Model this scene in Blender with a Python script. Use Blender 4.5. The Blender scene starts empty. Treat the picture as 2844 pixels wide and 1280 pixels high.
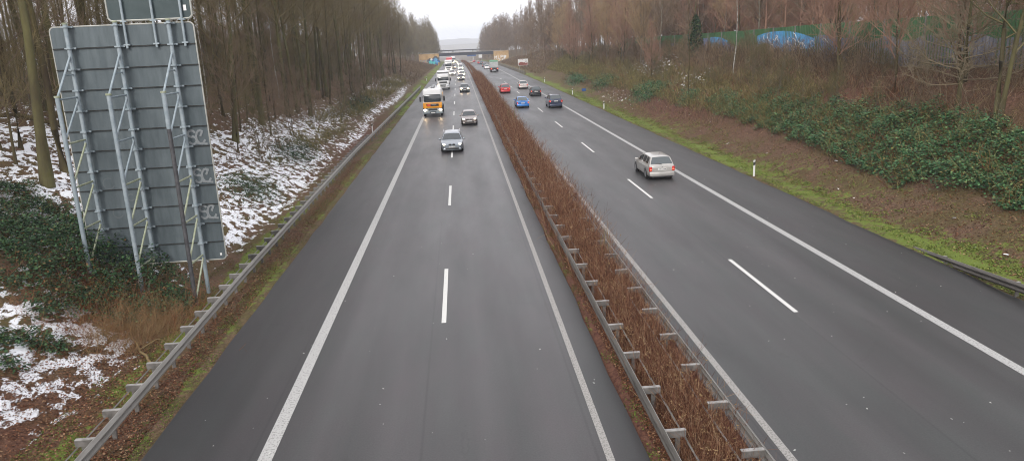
import bpy, bmesh, math, random
import numpy as np
from mathutils import Vector, Matrix
S = bpy.context.scene
C = S.collection
R = math.radians
rnd = random.Random(7)

# ------------------------------------------------------------------ helpers
def put(o, parent=None, label=None, cat=None, group=None, kind=None):
    if o.name not in C.objects: C.objects.link(o)
    if parent: o.parent = parent
    if label: o['label'] = label
    if cat: o['category'] = cat
    if group: o['group'] = group
    if kind: o['kind'] = kind
    return o

def empty(name, loc, rz=0, **k):
    o = bpy.data.objects.new(name, None)
    o.empty_display_size = .3
    o.location = loc; o.rotation_euler = (0, 0, rz)
    return put(o, **k)

class MB:
    def __init__(s): s.v = []; s.f = []; s.m = []; s.cur = 0
    def add(s, vs, fs):
        b = len(s.v); s.v += [tuple(v) for v in vs]
        for f in fs: s.f.append(tuple(b+i for i in f)); s.m.append(s.cur)
    def box(s, cx, cy, cz, sx, sy, sz, M=None):
        vs = [Vector((cx+a*sx/2, cy+b*sy/2, cz+c*sz/2)) for c in (-1, 1) for b in (-1, 1) for a in (-1, 1)]
        if M: vs = [M @ v for v in vs]
        s.add(vs, [(0,2,3,1),(4,5,7,6),(0,1,5,4),(2,6,7,3),(0,4,6,2),(1,3,7,5)])
    def rbox(s, cx, cy, cz, sx, sy, sz, r=.05, seg=2, taper=None):
        bm = bmesh.new(); bmesh.ops.create_cube(bm, size=1)
        for v in bm.verts: v.co = Vector((v.co.x*sx, v.co.y*sy, v.co.z*sz))
        if taper:
            for v in bm.verts: taper(v)
        bmesh.ops.bevel(bm, geom=list(bm.edges), offset=r, segments=seg, affect='EDGES', profile=.5)
        bm.verts.index_update()
        s.add([v.co+Vector((cx, cy, cz)) for v in bm.verts], [[v.index for v in f.verts] for f in bm.faces])
        bm.free()
    def tube(s, pts, rad, n=8, cap=True):
        pts = [Vector(p) for p in pts]; N = len(pts)
        if not hasattr(rad, '__len__'): rad = [rad]*N
        vs = []
        for i, p in enumerate(pts):
            t = (pts[min(i+1, N-1)]-pts[max(i-1, 0)]).normalized()
            u = t.cross(Vector((0, 0, 1)))
            if u.length < .05: u = Vector((1, 0, 0))
            u.normalize(); w = t.cross(u)
            for k in range(n):
                a = 2*math.pi*k/n
                vs.append(p+(u*math.cos(a)+w*math.sin(a))*rad[i])
        fs = [(i*n+k, i*n+(k+1) % n, (i+1)*n+(k+1) % n, (i+1)*n+k) for i in range(N-1) for k in range(n)]
        if cap: fs += [tuple(range(n))[::-1], tuple((N-1)*n+k for k in range(n))]
        s.add(vs, fs)
    def lathe(s, prof, n=20, axis='x', c=(0, 0, 0), sy=1):
        # prof list of (along, radius)
        vs = []
        for a, r in prof:
            for k in range(n):
                t = 2*math.pi*k/n; u, w = r*math.cos(t), r*math.sin(t)
                if axis == 'x': vs.append((c[0]+a, c[1]+u, c[2]+w))
                elif axis == 'y': vs.append((c[0]+u*sy, c[1]+a, c[2]+w))
                else: vs.append((c[0]+u, c[1]+w, c[2]+a))
        P = len(prof)
        fs = [(i*n+k, i*n+(k+1) % n, (i+1)*n+(k+1) % n, (i+1)*n+k) for i in range(P-1) for k in range(n)]
        fs += [tuple(range(n))[::-1], tuple((P-1)*n+k for k in range(n))]
        s.add(vs, fs)
    def ell(s, c, r, nu=10, nv=6):
        vs = []; fs = []
        for j in range(nv+1):
            t = math.pi*j/nv
            for i in range(nu):
                a = 2*math.pi*i/nu
                vs.append((c[0]+r[0]*math.sin(t)*math.cos(a), c[1]+r[1]*math.sin(t)*math.sin(a), c[2]+r[2]*math.cos(t)))
        for j in range(nv):
            for i in range(nu): fs.append((j*nu+i, (j+1)*nu+i, (j+1)*nu+(i+1) % nu, j*nu+(i+1) % nu))
        s.add(vs, fs)
    def build(s, name, mats, parent=None, smooth=None, **k):
        me = bpy.data.meshes.new(name)
        me.from_pydata(s.v, [], s.f); me.validate(clean_customdata=False)
        if not isinstance(mats, (list, tuple)): mats = [mats]
        for m in mats: me.materials.append(m)
        if len(mats) > 1 and len(me.polygons) == len(s.m): me.polygons.foreach_set('material_index', s.m)
        bm = bmesh.new(); bm.from_mesh(me); bmesh.ops.recalc_face_normals(bm, faces=bm.faces); bm.to_mesh(me); bm.free()
        if smooth is not None:
            me.polygons.foreach_set('use_smooth', [True]*len(me.polygons))
            me.set_sharp_from_angle(angle=R(smooth))
        return put(bpy.data.objects.new(name, me), parent, **k)

def fastmesh(name, co, quads, mat, parent=None, smooth=False, attrs=None, **k):
    me = bpy.data.meshes.new(name)
    nq, w = quads.shape
    me.vertices.add(len(co)); me.vertices.foreach_set('co', np.asarray(co, np.float32).ravel())
    me.loops.add(nq*w); me.loops.foreach_set('vertex_index', quads.astype(np.int32).ravel())
    me.polygons.add(nq)
    me.polygons.foreach_set('loop_start', np.arange(0, nq*w, w, dtype=np.int32))
    me.polygons.foreach_set('loop_total', np.full(nq, w, np.int32))
    if smooth: me.polygons.foreach_set('use_smooth', np.ones(nq, bool))
    for m in (mat if isinstance(mat, (list, tuple)) else [mat]): me.materials.append(m)
    for an, arr in (attrs or {}).items():
        at = me.attributes.new(an, 'FLOAT', 'POINT'); at.data.foreach_set('value', np.asarray(arr, np.float32))
    me.update(calc_edges=True)
    if k.get('mesh_only'): return me
    return put(bpy.data.objects.new(name, me), parent, **k)

def segs_geo(A, B, ra, rb, n=3):
    # every row a tapered open prism from A to B
    A = np.asarray(A, float); B = np.asarray(B, float); N = len(A)
    ra = np.broadcast_to(ra, N); rb = np.broadcast_to(rb, N)
    t = B-A; t /= np.linalg.norm(t, axis=1, keepdims=True)+1e-9
    ref = np.where(np.abs(t[:, 2:3]) > .9, np.array([[1., 0, 0]]), np.array([[0, 0, 1.]]))
    u = np.cross(t, ref); u /= np.linalg.norm(u, axis=1, keepdims=True)+1e-9
    w = np.cross(t, u)
    co = np.zeros((N, 2*n, 3))
    for k in range(n):
        a = 2*math.pi*k/n; e = u*math.cos(a)+w*math.sin(a)
        co[:, k] = A+e*ra[:, None]; co[:, n+k] = B+e*rb[:, None]
    q = np.array([[k, (k+1) % n, n+(k+1) % n, n+k] for k in range(n)])
    Q = (np.arange(N)*2*n)[:, None, None]+q[None]
    return co.reshape(-1, 3), Q.reshape(-1, 4)

def join_geo(parts):
    co = []; qs = []; b = 0
    for c, q in parts: co.append(c); qs.append(q+b); b += len(c)
    return np.concatenate(co), np.concatenate(qs)

# ------------------------------------------------------------------ materials
def nd(nt, t, **k):
    n = nt.nodes.new(t)
    for a, b in k.items():
        if a.startswith('i_'): n.inputs[a[2:].replace('_', ' ')].default_value = b
        else: setattr(n, a, b)
    return n

def mat(name, c, rough=.6, metal=0, c2=None, scale=6, bump=0, bscale=None, emit=0, spec=.5, coat=0, stretch=None, lo=.35, hi=.65):
    m = bpy.data.materials.new(name); m.use_nodes = True; nt = m.node_tree
    p = nt.nodes['Principled BSDF']
    p.inputs['Base Color'].default_value = (*c, 1); p.inputs['Roughness'].default_value = rough
    p.inputs['Metallic'].default_value = metal; p.inputs['Specular IOR Level'].default_value = .12 if rough >= .85 else spec
    p.inputs['Coat Weight'].default_value = coat; p.inputs['Coat Roughness'].default_value = .08
    if emit: p.inputs['Emission Color'].default_value = (*c, 1); p.inputs['Emission Strength'].default_value = emit
    if c2 or bump:
        tc = nd(nt, 'ShaderNodeTexCoord'); src = tc.outputs['Object']
        if stretch:
            mp = nd(nt, 'ShaderNodeMapping'); mp.inputs['Scale'].default_value = stretch
            nt.links.new(src, mp.inputs[0]); src = mp.outputs[0]
    if c2:
        n = nd(nt, 'ShaderNodeTexNoise', i_Scale=scale, i_Detail=6., i_Roughness=.65)
        nt.links.new(src, n.inputs['Vector'])
        r = nd(nt, 'ShaderNodeValToRGB'); r.color_ramp.elements[0].position = lo; r.color_ramp.elements[1].position = hi
        r.color_ramp.elements[0].color = (*c, 1); r.color_ramp.elements[1].color = (*c2, 1)
        nt.links.new(n.outputs[0], r.inputs[0]); nt.links.new(r.outputs[0], p.inputs['Base Color'])
    if bump:
        n = nd(nt, 'ShaderNodeTexNoise', i_Scale=bscale or scale*3, i_Detail=5.)
        nt.links.new(src, n.inputs['Vector'])
        b = nd(nt, 'ShaderNodeBump', i_Strength=bump, i_Distance=.05)
        nt.links.new(n.outputs[0], b.inputs['Height']); nt.links.new(b.outputs[0], p.inputs['Normal'])
    return m

def leafmat(name, cols, rough=.55):
    # colour varies per leaf through a world-space noise
    m = bpy.data.materials.new(name); m.use_nodes = True; nt = m.node_tree; p = nt.nodes['Principled BSDF']
    g = nd(nt, 'ShaderNodeNewGeometry')
    n = nd(nt, 'ShaderNodeTexWhiteNoise'); mp = nd(nt, 'ShaderNodeMath', operation='ADD')
    r = nd(nt, 'ShaderNodeValToRGB'); r.color_ramp.interpolation = 'LINEAR'
    els = r.color_ramp.elements
    for i, (pos, c) in enumerate(cols):
        e = els[i] if i < 2 else els.new(pos)
        e.position = pos; e.color = (*c, 1)
    nt.links.new(g.outputs['Random Per Island'], r.inputs[0])
    nt.links.new(r.outputs[0], p.inputs['Base Color']); p.inputs['Roughness'].default_value = rough; p.inputs['Specular IOR Level'].default_value = .12 if rough > .7 else .25
    return m

M = {}
M['galv'] = mat('galvanised', (.21, .26, .29), .5, .2, c2=(.31, .36, .39), scale=4, bump=.1)
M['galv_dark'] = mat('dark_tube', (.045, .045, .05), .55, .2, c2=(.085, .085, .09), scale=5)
M['galv_moss'] = mat('mossy_tube', (.22, .25, .15), .7, .1, c2=(.36, .38, .30), scale=9)
M['rail'] = mat('rail_steel', (.15, .14, .125), .6, .2, c2=(.22, .21, .195), scale=3, stretch=(2, .4, 6), bump=.1)
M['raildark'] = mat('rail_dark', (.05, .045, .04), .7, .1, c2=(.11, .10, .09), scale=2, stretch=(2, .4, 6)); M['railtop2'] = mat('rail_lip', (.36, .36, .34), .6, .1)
M['railtop'] = mat('bracket_steel', (.17, .165, .155), .7, .1, c2=(.32, .31, .30), scale=5)
M['post'] = mat('post_steel', (.09, .085, .08), .7, .2, c2=(.18, .17, .16), scale=5)
M['panel'] = mat('panel_back', (0.058, 0.078, 0.088), .62, .1, c2=(0.105, 0.130, 0.142), scale=1.5, stretch=(2.6, 2.6, .5), lo=.3, hi=.7, bump=.05)
M['panel2'] = mat('panel_green', (.028, .048, .052), .5, .1, c2=(.04, .062, .066), scale=2)
M['seam'] = mat('panel_seam', (.012, .013, .013), .8, c2=(.04, .042, .04), scale=8)
M['rim'] = mat('panel_rim', (.30, .31, .29), .6, .2, c2=(.42, .42, .38), scale=6)
M['white'] = mat('white_sticker', (.75, .75, .75), .5)
M['chalk'] = mat('spray_grey', (.25, .27, .28), .8, c2=(.19, .21, .22), scale=20)
M['chalk_faint'] = mat('spray_faint', (.115, .135, .145), .8)
M['black'] = mat('black', (.02, .02, .02), .5)
M['paint'] = mat('road_paint', (.16, .155, .15), .7, c2=(.37, .37, .36), scale=18, lo=.34, hi=.50, bump=.1)
M['paint_dash'] = mat('dash_paint', (.22, .22, .21), .7, c2=(.56, .56, .54), scale=26, lo=.28, hi=.42)
M['paint_worn'] = mat('worn_road_paint', (.10, .095, .09), .7, c2=(.30, .29, .275), scale=22, lo=.33, hi=.52, bump=.1)
M['tyre'] = mat('tyre', (.018, .018, .018), .8)
M['rimw'] = mat('wheel_rim', (.32, .33, .34), .35, .7)
M['glass'] = mat('car_glass', (.025, .032, .036), .06, 0, spec=.8)
M['glass2'] = mat('car_glass_pale', (.06, .075, .08), .1, 0, spec=.9)
M['trim'] = mat('dark_trim', (.022, .022, .024), .5)
M['chrome'] = mat('chrome', (.6, .6, .62), .2, .9)
M['plate'] = mat('number_plate', (.66, .66, .64), .5)
M['plateink'] = mat('plate_ink', (.05, .05, .07), .6)
M['lamp'] = mat('headlight_lit', (1., .74, .46), .2, emit=26)
M['lampdim'] = mat('headlight_low', (1., .90, .66), .2, emit=4)
M['lens'] = mat('headlight_glass', (.50, .52, .54), .12, .3)
M['tail'] = mat('tail_lens', (.42, .02, .015), .25)
M['taillit'] = mat('tail_lit', (1., .10, .05), .25, emit=1.6)
M['bark'] = mat('bark_brown', (0.051, 0.038, 0.025), .9, c2=(0.098, 0.083, 0.038), scale=1.2, stretch=(1, 1, .3), bump=.4, bscale=14)
M['bark_moss'] = mat('bark_moss', (.062, .050, .030), .9, c2=(.118, .112, .048), scale=1.0, stretch=(1, 1, .35), bump=.4, bscale=14)
M['bark_grey'] = mat('bark_grey', (.10, .085, .065), .9, c2=(.20, .18, .14), scale=2., stretch=(1, 1, .4), bump=.3, bscale=12)
M['birch'] = mat('birch_bark', (0.364, 0.350, 0.315), .8, c2=(0.112, 0.098, 0.077), scale=3, stretch=(.6, .6, 2.2), lo=.5, hi=.62)
M['twig'] = mat('twig_brown', (0.145, 0.104, 0.075), .9, c2=(0.246, 0.181, 0.123), scale=.35)
M['twig_dark'] = mat('twig_dark', (0.120, 0.090, 0.050), .9, c2=(0.213, 0.175, 0.088), scale=.35)
M['twig_red'] = mat('twig_red', (0.240, 0.138, 0.102), .9, c2=(0.324, 0.204, 0.144), scale=.5)
M['twig_tan'] = mat('twig_tan', (0.275, 0.187, 0.110), .9, c2=(0.363, 0.264, 0.154), scale=.5)
M['twig_olive'] = mat('twig_olive', (.095, .085, .040), .9, c2=(.15, .125, .065), scale=.6)
M['twig_pale'] = mat('twig_pale', (0.165, 0.128, 0.083), .9, c2=(0.225, 0.188, 0.128), scale=.8)
M['dry'] = mat('dry_weed', (.115, .045, .028), .9, c2=(.23, .115, .065), scale=1.3)
M['straw'] = mat('dry_straw', (.30, .21, .11), .9, c2=(.20, .12, .06), scale=2)
M['ivy'] = leafmat('ivy_leaf', [(0, (0.007, 0.020, 0.009)), (1, (0.157, 0.090, 0.034)), (.5, (0.020, 0.056, 0.022)), (.85, (0.045, 0.095, 0.034)), (.95, (0.078, 0.112, 0.039)), (.97, (0.134, 0.056, 0.022))])
M['ivyblue'] = leafmat('bramble_leaf', [(0, (0.013, 0.039, 0.016)), (1, (0.266, 0.224, 0.070)), (.35, (0.034, 0.099, 0.039)), (.75, (0.073, 0.176, 0.067)), (.90, (0.133, 0.224, 0.081)), (.95, (0.133, 0.091, 0.040))])
M['litter'] = leafmat('leaf_litter', [(0, (0.052, 0.023, 0.014)), (1, (0.299, 0.196, 0.115)), (.45, (0.098, 0.041, 0.023)), (.85, (0.184, 0.086, 0.046))], .8)
M['moss'] = leafmat('moss_tuft', [(0, (.035, .055, .010)), (1, (.20, .24, .05)), (.5, (.085, .125, .020)), (.8, (.10, .080, .035))], .8)
M['grass'] = leafmat('grass_blade', [(0, (0.044, 0.065, 0.014)), (1, (0.264, 0.285, 0.083)), (.5, (0.123, 0.164, 0.032)), (.85, (0.194, 0.216, 0.055)), (.95, (0.211, 0.147, 0.074))], .8)
M['beige'] = mat('sandstone_abutment', (.34, .22, .105), .85, c2=(.48, .33, .17), scale=.5, bump=.1)
M['deck'] = mat('bridge_deck_side', (.014, .016, .026), .6, c2=(.028, .03, .042), scale=.5)
M['concrete'] = mat('concrete', (.30, .29, .27), .8, c2=(.42, .41, .39), scale=1)
M['barrier'] = mat('weathered_concrete', (.10, .085, .065), .85, c2=(.22, .20, .16), scale=1)
M['steel_blue'] = mat('blue_paint', (.015, .07, .22), .5)
M['wallgreen'] = mat('green_sheet', (0.027, 0.087, 0.032), .5, c2=(0.055, 0.138, 0.050), scale=.4, stretch=(1, 1, .3))
M['gblue'] = mat('graffiti_blue', (.06, .16, .36), .6, c2=(.17, .17, .24), scale=1.3, stretch=(1, 1, .35))
M['gcyan'] = mat('graffiti_cyan', (.06, .19, .36), .6, c2=(.08, .36, .66), scale=1)
M['ggrey'] = mat('graffiti_grey', (0.104, 0.109, 0.152), .7, c2=(0.224, 0.227, 0.256), scale=2, stretch=(1, 1, .3))
M['gteal'] = mat('graffiti_teal', (.05, .42, .42), .6)
M['gred'] = mat('graffiti_red', (.42, .10, .07), .6)
M['gwhite'] = mat('graffiti_white', (.62, .62, .62), .7)
M['brown_sign'] = mat('sign_brown', (.20, .045, .03), .5)
M['snow'] = mat('snow_clump', (.82, .84, .87), .6, bump=.3, bscale=20)
M['speck'] = mat('pale_grit', (.55, .55, .52), .8)
M['wood'] = mat('fallen_wood', (.22, .17, .08), .9, c2=(.13, .09, .05), scale=5)

M['b_brown'] = leafmat('brush_brown', [(0, (0.046, 0.029, 0.018)), (1, (0.423, 0.320, 0.204)), (.5, (0.118, 0.077, 0.046)), (.85, (0.234, 0.160, 0.097))], .9)
M['b_olive'] = leafmat('brush_olive', [(0, (0.049, 0.046, 0.017)), (1, (0.454, 0.389, 0.175)), (.5, (0.138, 0.121, 0.044)), (.85, (0.244, 0.203, 0.080))], .9)
M['b_red'] = leafmat('brush_red', [(0, (0.071, 0.025, 0.014)), (1, (0.441, 0.262, 0.135)), (.5, (0.189, 0.069, 0.036)), (.85, (0.299, 0.132, 0.060))], .9)
M['dryweed'] = leafmat('dried_weed_stems', [(0, (0.044, 0.016, 0.010)), (1, (0.423, 0.294, 0.180)), (.45, (0.150, 0.063, 0.038)), (.85, (0.274, 0.147, 0.086))], .9)
def attr(nt, n): return nd(nt, 'ShaderNodeAttribute', attribute_name=n)
def mixc(nt, f, a, b):
    m = nd(nt, 'ShaderNodeMix', data_type='RGBA')
    nt.links.new(f, m.inputs['Factor']) if hasattr(f, 'links') else setattr(m.inputs['Factor'], 'default_value', f)
    for sck, x in (('A', a), ('B', b)):
        i = [q for q in m.inputs if q.name == sck and q.type == 'RGBA'][0]
        if hasattr(x, 'links'): nt.links.new(x, i)
        else: i.default_value = (*x, 1)
    return [q for q in m.outputs if q.type == 'RGBA'][0]
def noise(nt, src, scale, detail=6., rough=.6, stretch=None):
    if stretch:
        mp = nd(nt, 'ShaderNodeMapping'); mp.inputs['Scale'].default_value = stretch; nt.links.new(src, mp.inputs[0]); src = mp.outputs[0]
    n = nd(nt, 'ShaderNodeTexNoise', i_Scale=scale, i_Detail=detail, i_Roughness=rough); nt.links.new(src, n.inputs['Vector'])
    return n.outputs[0]
def math_(nt, op, a, b=None, clamp=False):
    m = nd(nt, 'ShaderNodeMath', operation=op, use_clamp=clamp)
    for i, x in enumerate((a, b)):
        if x is None: continue
        if hasattr(x, 'links'): nt.links.new(x, m.inputs[i])
        else: m.inputs[i].default_value = x
    return m.outputs[0]
def ramp(nt, f, pts):
    r = nd(nt, 'ShaderNodeValToRGB'); els = r.color_ramp.elements
    for i, (p, c) in enumerate(pts):
        e = els[i] if i < 2 else els.new(p)
        e.position = p; e.color = (*c, 1) if hasattr(c, '__len__') else (c, c, c, 1)
    nt.links.new(f, r.inputs[0]); return r.outputs[0]
def cover(nt, n, dens, soft):
    # fraction of ground covered where the noise beats 1-density
    a = math_(nt, 'SUBTRACT', n, math_(nt, 'SUBTRACT', .72, math_(nt, 'MULTIPLY', dens, .44)))
    return math_(nt, 'DIVIDE', a, soft, True)

def ground_material():
    m = bpy.data.materials.new('ground_cover'); m.use_nodes = True; nt = m.node_tree; p = nt.nodes['Principled BSDF']
    src = nd(nt, 'ShaderNodeTexCoord').outputs['Object']
    n1 = noise(nt, src, .45); n2 = noise(nt, src, 9., 8., .7); n3 = noise(nt, src, 38., 5., .7)
    soil = mixc(nt, ramp(nt, n2, [(.35, 0.), (.65, 1.)]), (.040, .024, .016), (.155, .100, .064))
    soil = mixc(nt, ramp(nt, n3, [(.50, 0.), (.68, .75)]), soil, (.29, .20, .135))
    olive = mixc(nt, ramp(nt, n2, [(.3, 0.), (.7, 1.)]), (.055, .045, .022), (.13, .105, .045))
    base = mixc(nt, ramp(nt, n1, [(.42, 0.), (.60, 1.)]), soil, olive)
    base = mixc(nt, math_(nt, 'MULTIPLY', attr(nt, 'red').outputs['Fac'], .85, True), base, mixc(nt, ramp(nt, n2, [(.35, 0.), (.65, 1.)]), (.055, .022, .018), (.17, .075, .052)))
    grass = mixc(nt, ramp(nt, n3, [(.3, 0.), (.7, 1.)]), (.055, .085, .014), (.20, .25, .055))
    ng = noise(nt, src, 2.6, 8., .72)
    g = cover(nt, ng, math_(nt, 'MULTIPLY', attr(nt, 'green').outputs['Fac'], .88), .10)
    col = mixc(nt, g, base, grass)
    ns = noise(nt, src, 2.1, 9., .66, (1.3, .75, 1)); 
    sn = math_(nt, 'MULTIPLY', math_(nt, 'DIVIDE', math_(nt, 'SUBTRACT', ns, math_(nt, 'SUBTRACT', .70, math_(nt, 'MULTIPLY', attr(nt, 'snow').outputs['Fac'], .235))), .02, True), 1.)
    col = mixc(nt, sn, col, (.80, .82, .86))
    nt.links.new(col, p.inputs['Base Color'])
    p.inputs['Roughness'].default_value = .9; p.inputs['Specular IOR Level'].default_value = .1
    h = math_(nt, 'ADD', math_(nt, 'MULTIPLY', n2, .6), math_(nt, 'ADD', math_(nt, 'MULTIPLY', n3, .3), math_(nt, 'MULTIPLY', sn, .45)))
    b = nd(nt, 'ShaderNodeBump', i_Strength=.75, i_Distance=.10); nt.links.new(h, b.inputs['Height']); nt.links.new(b.outputs[0], p.inputs['Normal'])
    return m

def asphalt_material(name, stops, lo, tint=(1, 1, 1), rough=.5):
    m = bpy.data.materials.new(name); m.use_nodes = True; nt = m.node_tree; p = nt.nodes['Principled BSDF']
    src = nd(nt, 'ShaderNodeTexCoord').outputs['Object']
    lat = math_(nt, 'ADD', math_(nt, 'DIVIDE', math_(nt, 'SUBTRACT', attr(nt, 'lat').outputs['Fac'], lo), 14.), 0.)
    wob = noise(nt, src, .25, 3., .5, (1, .12, 1))
    lat = math_(nt, 'ADD', lat, math_(nt, 'MULTIPLY', math_(nt, 'SUBTRACT', wob, .5), .035))
    band = ramp(nt, lat, [((x-lo)/14., v) for x, v in stops])
    streak = noise(nt, src, 1.1, 5., .6, (1, .03, 1)); fine = noise(nt, src, 22., 4., .85); med = noise(nt, src, .5, 4., .6, (1, .3, 1))
    v = math_(nt, 'MULTIPLY', band, math_(nt, 'ADD', .70, math_(nt, 'MULTIPLY', streak, .60)))
    v = math_(nt, 'MULTIPLY', v, math_(nt, 'ADD', .34, math_(nt, 'MULTIPLY', fine, 1.40)))
    v = math_(nt, 'MULTIPLY', v, math_(nt, 'ADD', .42, math_(nt, 'MULTIPLY', med, .40)))
    stain = ramp(nt, noise(nt, src, .33, 7., .72, (1, .22, 1)), [(.60, 1.), (.72, .72)]); v = math_(nt, 'MULTIPLY', v, stain)
    seam = noise(nt, src, .7, 2., .5, (.02, 1, 1))
    jl = math_(nt, 'ABSOLUTE', math_(nt, 'SUBTRACT', math_(nt, 'FRACT', math_(nt, 'ADD', math_(nt, 'DIVIDE', math_(nt, 'ADD', attr(nt, 'lat').outputs['Fac'], 5.08), 3.78), math_(nt, 'MULTIPLY', wob, .008))), .5))
    v = math_(nt, 'MULTIPLY', v, ramp(nt, jl, [(.489, 1.), (.496, .78)]))
    crack = nd(nt, 'ShaderNodeTexVoronoi', feature='DISTANCE_TO_EDGE', i_Scale=.16); nt.links.new(src, crack.inputs['Vector'])
    cw = math_(nt, 'ADD', crack.outputs['Distance'], math_(nt, 'MULTIPLY', math_(nt, 'SUBTRACT', noise(nt, src, 1.3, 6., .8), .5), .10))
    cm = math_(nt, 'MULTIPLY', math_(nt, 'LESS_THAN', math_(nt, 'ABSOLUTE', cw), .0035), math_(nt, 'GREATER_THAN', noise(nt, src, .12, 2., .5), .54))
    v = math_(nt, 'MULTIPLY', v, math_(nt, 'SUBTRACT', 1., math_(nt, 'MULTIPLY', cm, .16)))
    hue = noise(nt, src, .8, 5., .7, (1, .25, 1))
    cx = nd(nt, 'ShaderNodeCombineColor')
    for i in range(3): nt.links.new(math_(nt, 'MULTIPLY', v, math_(nt, 'ADD', tint[i]-(.15, -.09, .0)[i], math_(nt, 'MULTIPLY', hue, (.30, -.18, 0)[i]))), cx.inputs[i])
    nt.links.new(cx.outputs[0], p.inputs['Base Color'])
    p.inputs['Specular IOR Level'].default_value = .40
    rr = math_(nt, 'ADD', rough-.22, math_(nt, 'MULTIPLY', noise(nt, src, .4, 4., .6, (1, .15, 1)), .32)); nt.links.new(rr, p.inputs['Roughness'])
    b = nd(nt, 'ShaderNodeBump', i_Strength=.35, i_Distance=.006); nt.links.new(fine, b.inputs['Height']); nt.links.new(b.outputs[0], p.inputs['Normal'])
    return m

# ------------------------------------------------------------------ lie of the land
def cX(Y): Y = np.asarray(Y, float); return np.where(Y > 200, -1.3*((Y-200)/274)**2, 0.)
def dZ(Y): Y = np.asarray(Y, float); return np.where(Y > 150, np.where(Y < 700, 2.1e-5*(Y-150)**2, 6.35+.0231*(Y-700)), 0.)
LP = np.array([(-900, 9), (-60, 6.6), (-24, 5.9), (-21, 5), (-16, 2.6), (-10.6, 0), (-7.7, -.02), (-7.45, -.10), (3.55, -.10), (3.75, -.02), (5.7, -.02), (5.9, -.10), (17.2, -.10), (17.6, -.01), (19, .12), (21.5, 1.3), (24, 2.8), (28, 4.8), (31, 5.8), (40, 6.2), (900, 9)])
def bumps(X, Y):
    X = np.asarray(X, float); Y = np.asarray(Y, float)
    n = .5*np.sin(X*.9+Y*.31+1)*np.sin(Y*.7-X*.2)+.3*np.sin(X*2.1-Y*1.3)*np.sin(Y*1.9+X*.6)+.2*np.sin(X*4.3+Y*3.1)*np.sin(Y*4.7-X*2)
    amp = np.clip(np.maximum((-X-10.)/4, (X-18.5)/5), 0, 1)*.28
    return n*amp
def gz(X, Y):
    h = np.interp(np.asarray(X)-cX(Y), LP[:, 0], LP[:, 1])
    k = np.interp(Y, [270, 330, 400, 460], [1., .50, .50, 1.])
    return np.where(h > .05, h*k, h)-dZ(Y)+bumps(X, Y)
def g1(x, y): return float(gz(x, y))
def bell(X, Y, x, y, rx, ry): return np.exp(-(((X-x)/rx)**2+((Y-y)/ry)**2))

xs = np.unique(np.concatenate([np.linspace(-3000, -60, 15), np.linspace(-60, -24, 25), np.arange(-24, -7.6, .35), LP[:, 0], np.linspace(3.6, 5.85, 5), np.arange(17.6, 32, .4), np.linspace(32, 60, 18), np.linspace(60, 3000, 15)]))
ys = np.unique(np.concatenate([np.arange(-40, 8, 4), np.arange(8, 60, .4), np.arange(60, 130, 1.), np.arange(130, 480, 4), np.geomspace(480, 4700, 30)]))
XX, YY = np.meshgrid(xs, ys)
ZZ = gz(XX+cX(YY), YY)
# the valley closes with low wooded hills far away
ZZ = np.where(YY > 900, ZZ+np.clip((YY-900)/2000, 0, 1)**1.5*34, ZZ)
co = np.stack([XX+cX(YY), YY, ZZ], -1).reshape(-1, 3)
nx, ny = len(xs), len(ys)
i = np.arange(ny-1)[:, None]*nx+np.arange(nx-1)[None]
quads = np.stack([i, i+1, i+nx+1, i+nx], -1).reshape(-1, 4)
snow = (.95*bell(XX, YY, -12.2, 44, 2.6, 14)+.58*bell(XX, YY, -15.5, 54, 4.5, 26)+.62*bell(XX, YY, -20, 33, 5, 8)+.66*bell(XX, YY, -26, 42, 12, 18)
        +1.05*bell(XX, YY, -11.2, 20.8, 1.9, 2.0)+.92*bell(XX, YY, -13.8, 20.4, 3.0, 3.0)+.72*bell(XX, YY, -11.3, 17.0, 1.1, 1.6)
        +.72*np.exp(-((XX+11.0-.35*np.sin(YY*.11))/.8)**2)*np.clip((YY-60)/15, 0, 1)*np.clip((190-YY)/40, 0, 1)
        +.66*np.exp(-((XX+14.2)/2.6)**2)*np.clip((YY-50)/10, 0, 1)*np.clip((230-YY)/60, 0, 1))
snow = np.where(XX < 0, snow*np.clip((-XX-9.5)/.8, 0, 1), 0)
snow += np.where(XX > 0, .55*bell(XX, YY, 26.4, 102, 1.6, 7)+.45*bell(XX, YY, 25.0, 82, 1.3, 4)+.40*bell(XX, YY, 24.5, 73, .9, 3)+.34*bell(XX, YY, 21, 100, 1.6, 6), 0)
snow = np.clip(snow*np.where(XX < 0, 1.0+.28*np.sin(XX*.8+YY*.33)*np.sin(YY*.41-XX*.5), 1), 0, .93)
green = np.zeros_like(XX)
green += np.where(XX < 0, 1.3*np.exp(-((XX+9.5)/.55)**2)*np.clip((64-YY)/14, .25, 1)+.72*np.exp(-((XX+8.0)/.55)**2)+.8*np.exp(-((XX+9)/1.3)**2)*np.clip((YY-85)/30, 0, 1), 0)
green += np.where((XX > 3) & (XX < 6), .45*np.exp(-((XX-3.62)/.16)**2)+.3*np.exp(-((XX-5.7)/.3)**2), 0)
green += np.where(XX > 10, 1.02*np.exp(-((XX-18.3)/1.05)**2)+.45*np.exp(-((XX-20.4)/1.3)**2), 0)
green *= np.clip(.85+.5*np.sin(YY*.43+XX)*np.sin(YY*.19-1)+.25*np.sin(YY*1.9+XX*3), np.where(XX > 10, .72, .4), 1.15)
red = np.where(XX > 10, 1.0*bell(XX, YY, 21.6, 77, 2.2, 14)+.8*bell(XX, YY, 27, 50, 5, 20)+.9*bell(XX, YY, 27, 95, 5, 30)+.15*bell(XX, YY, 22, 20, 3, 12), 0)
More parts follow.
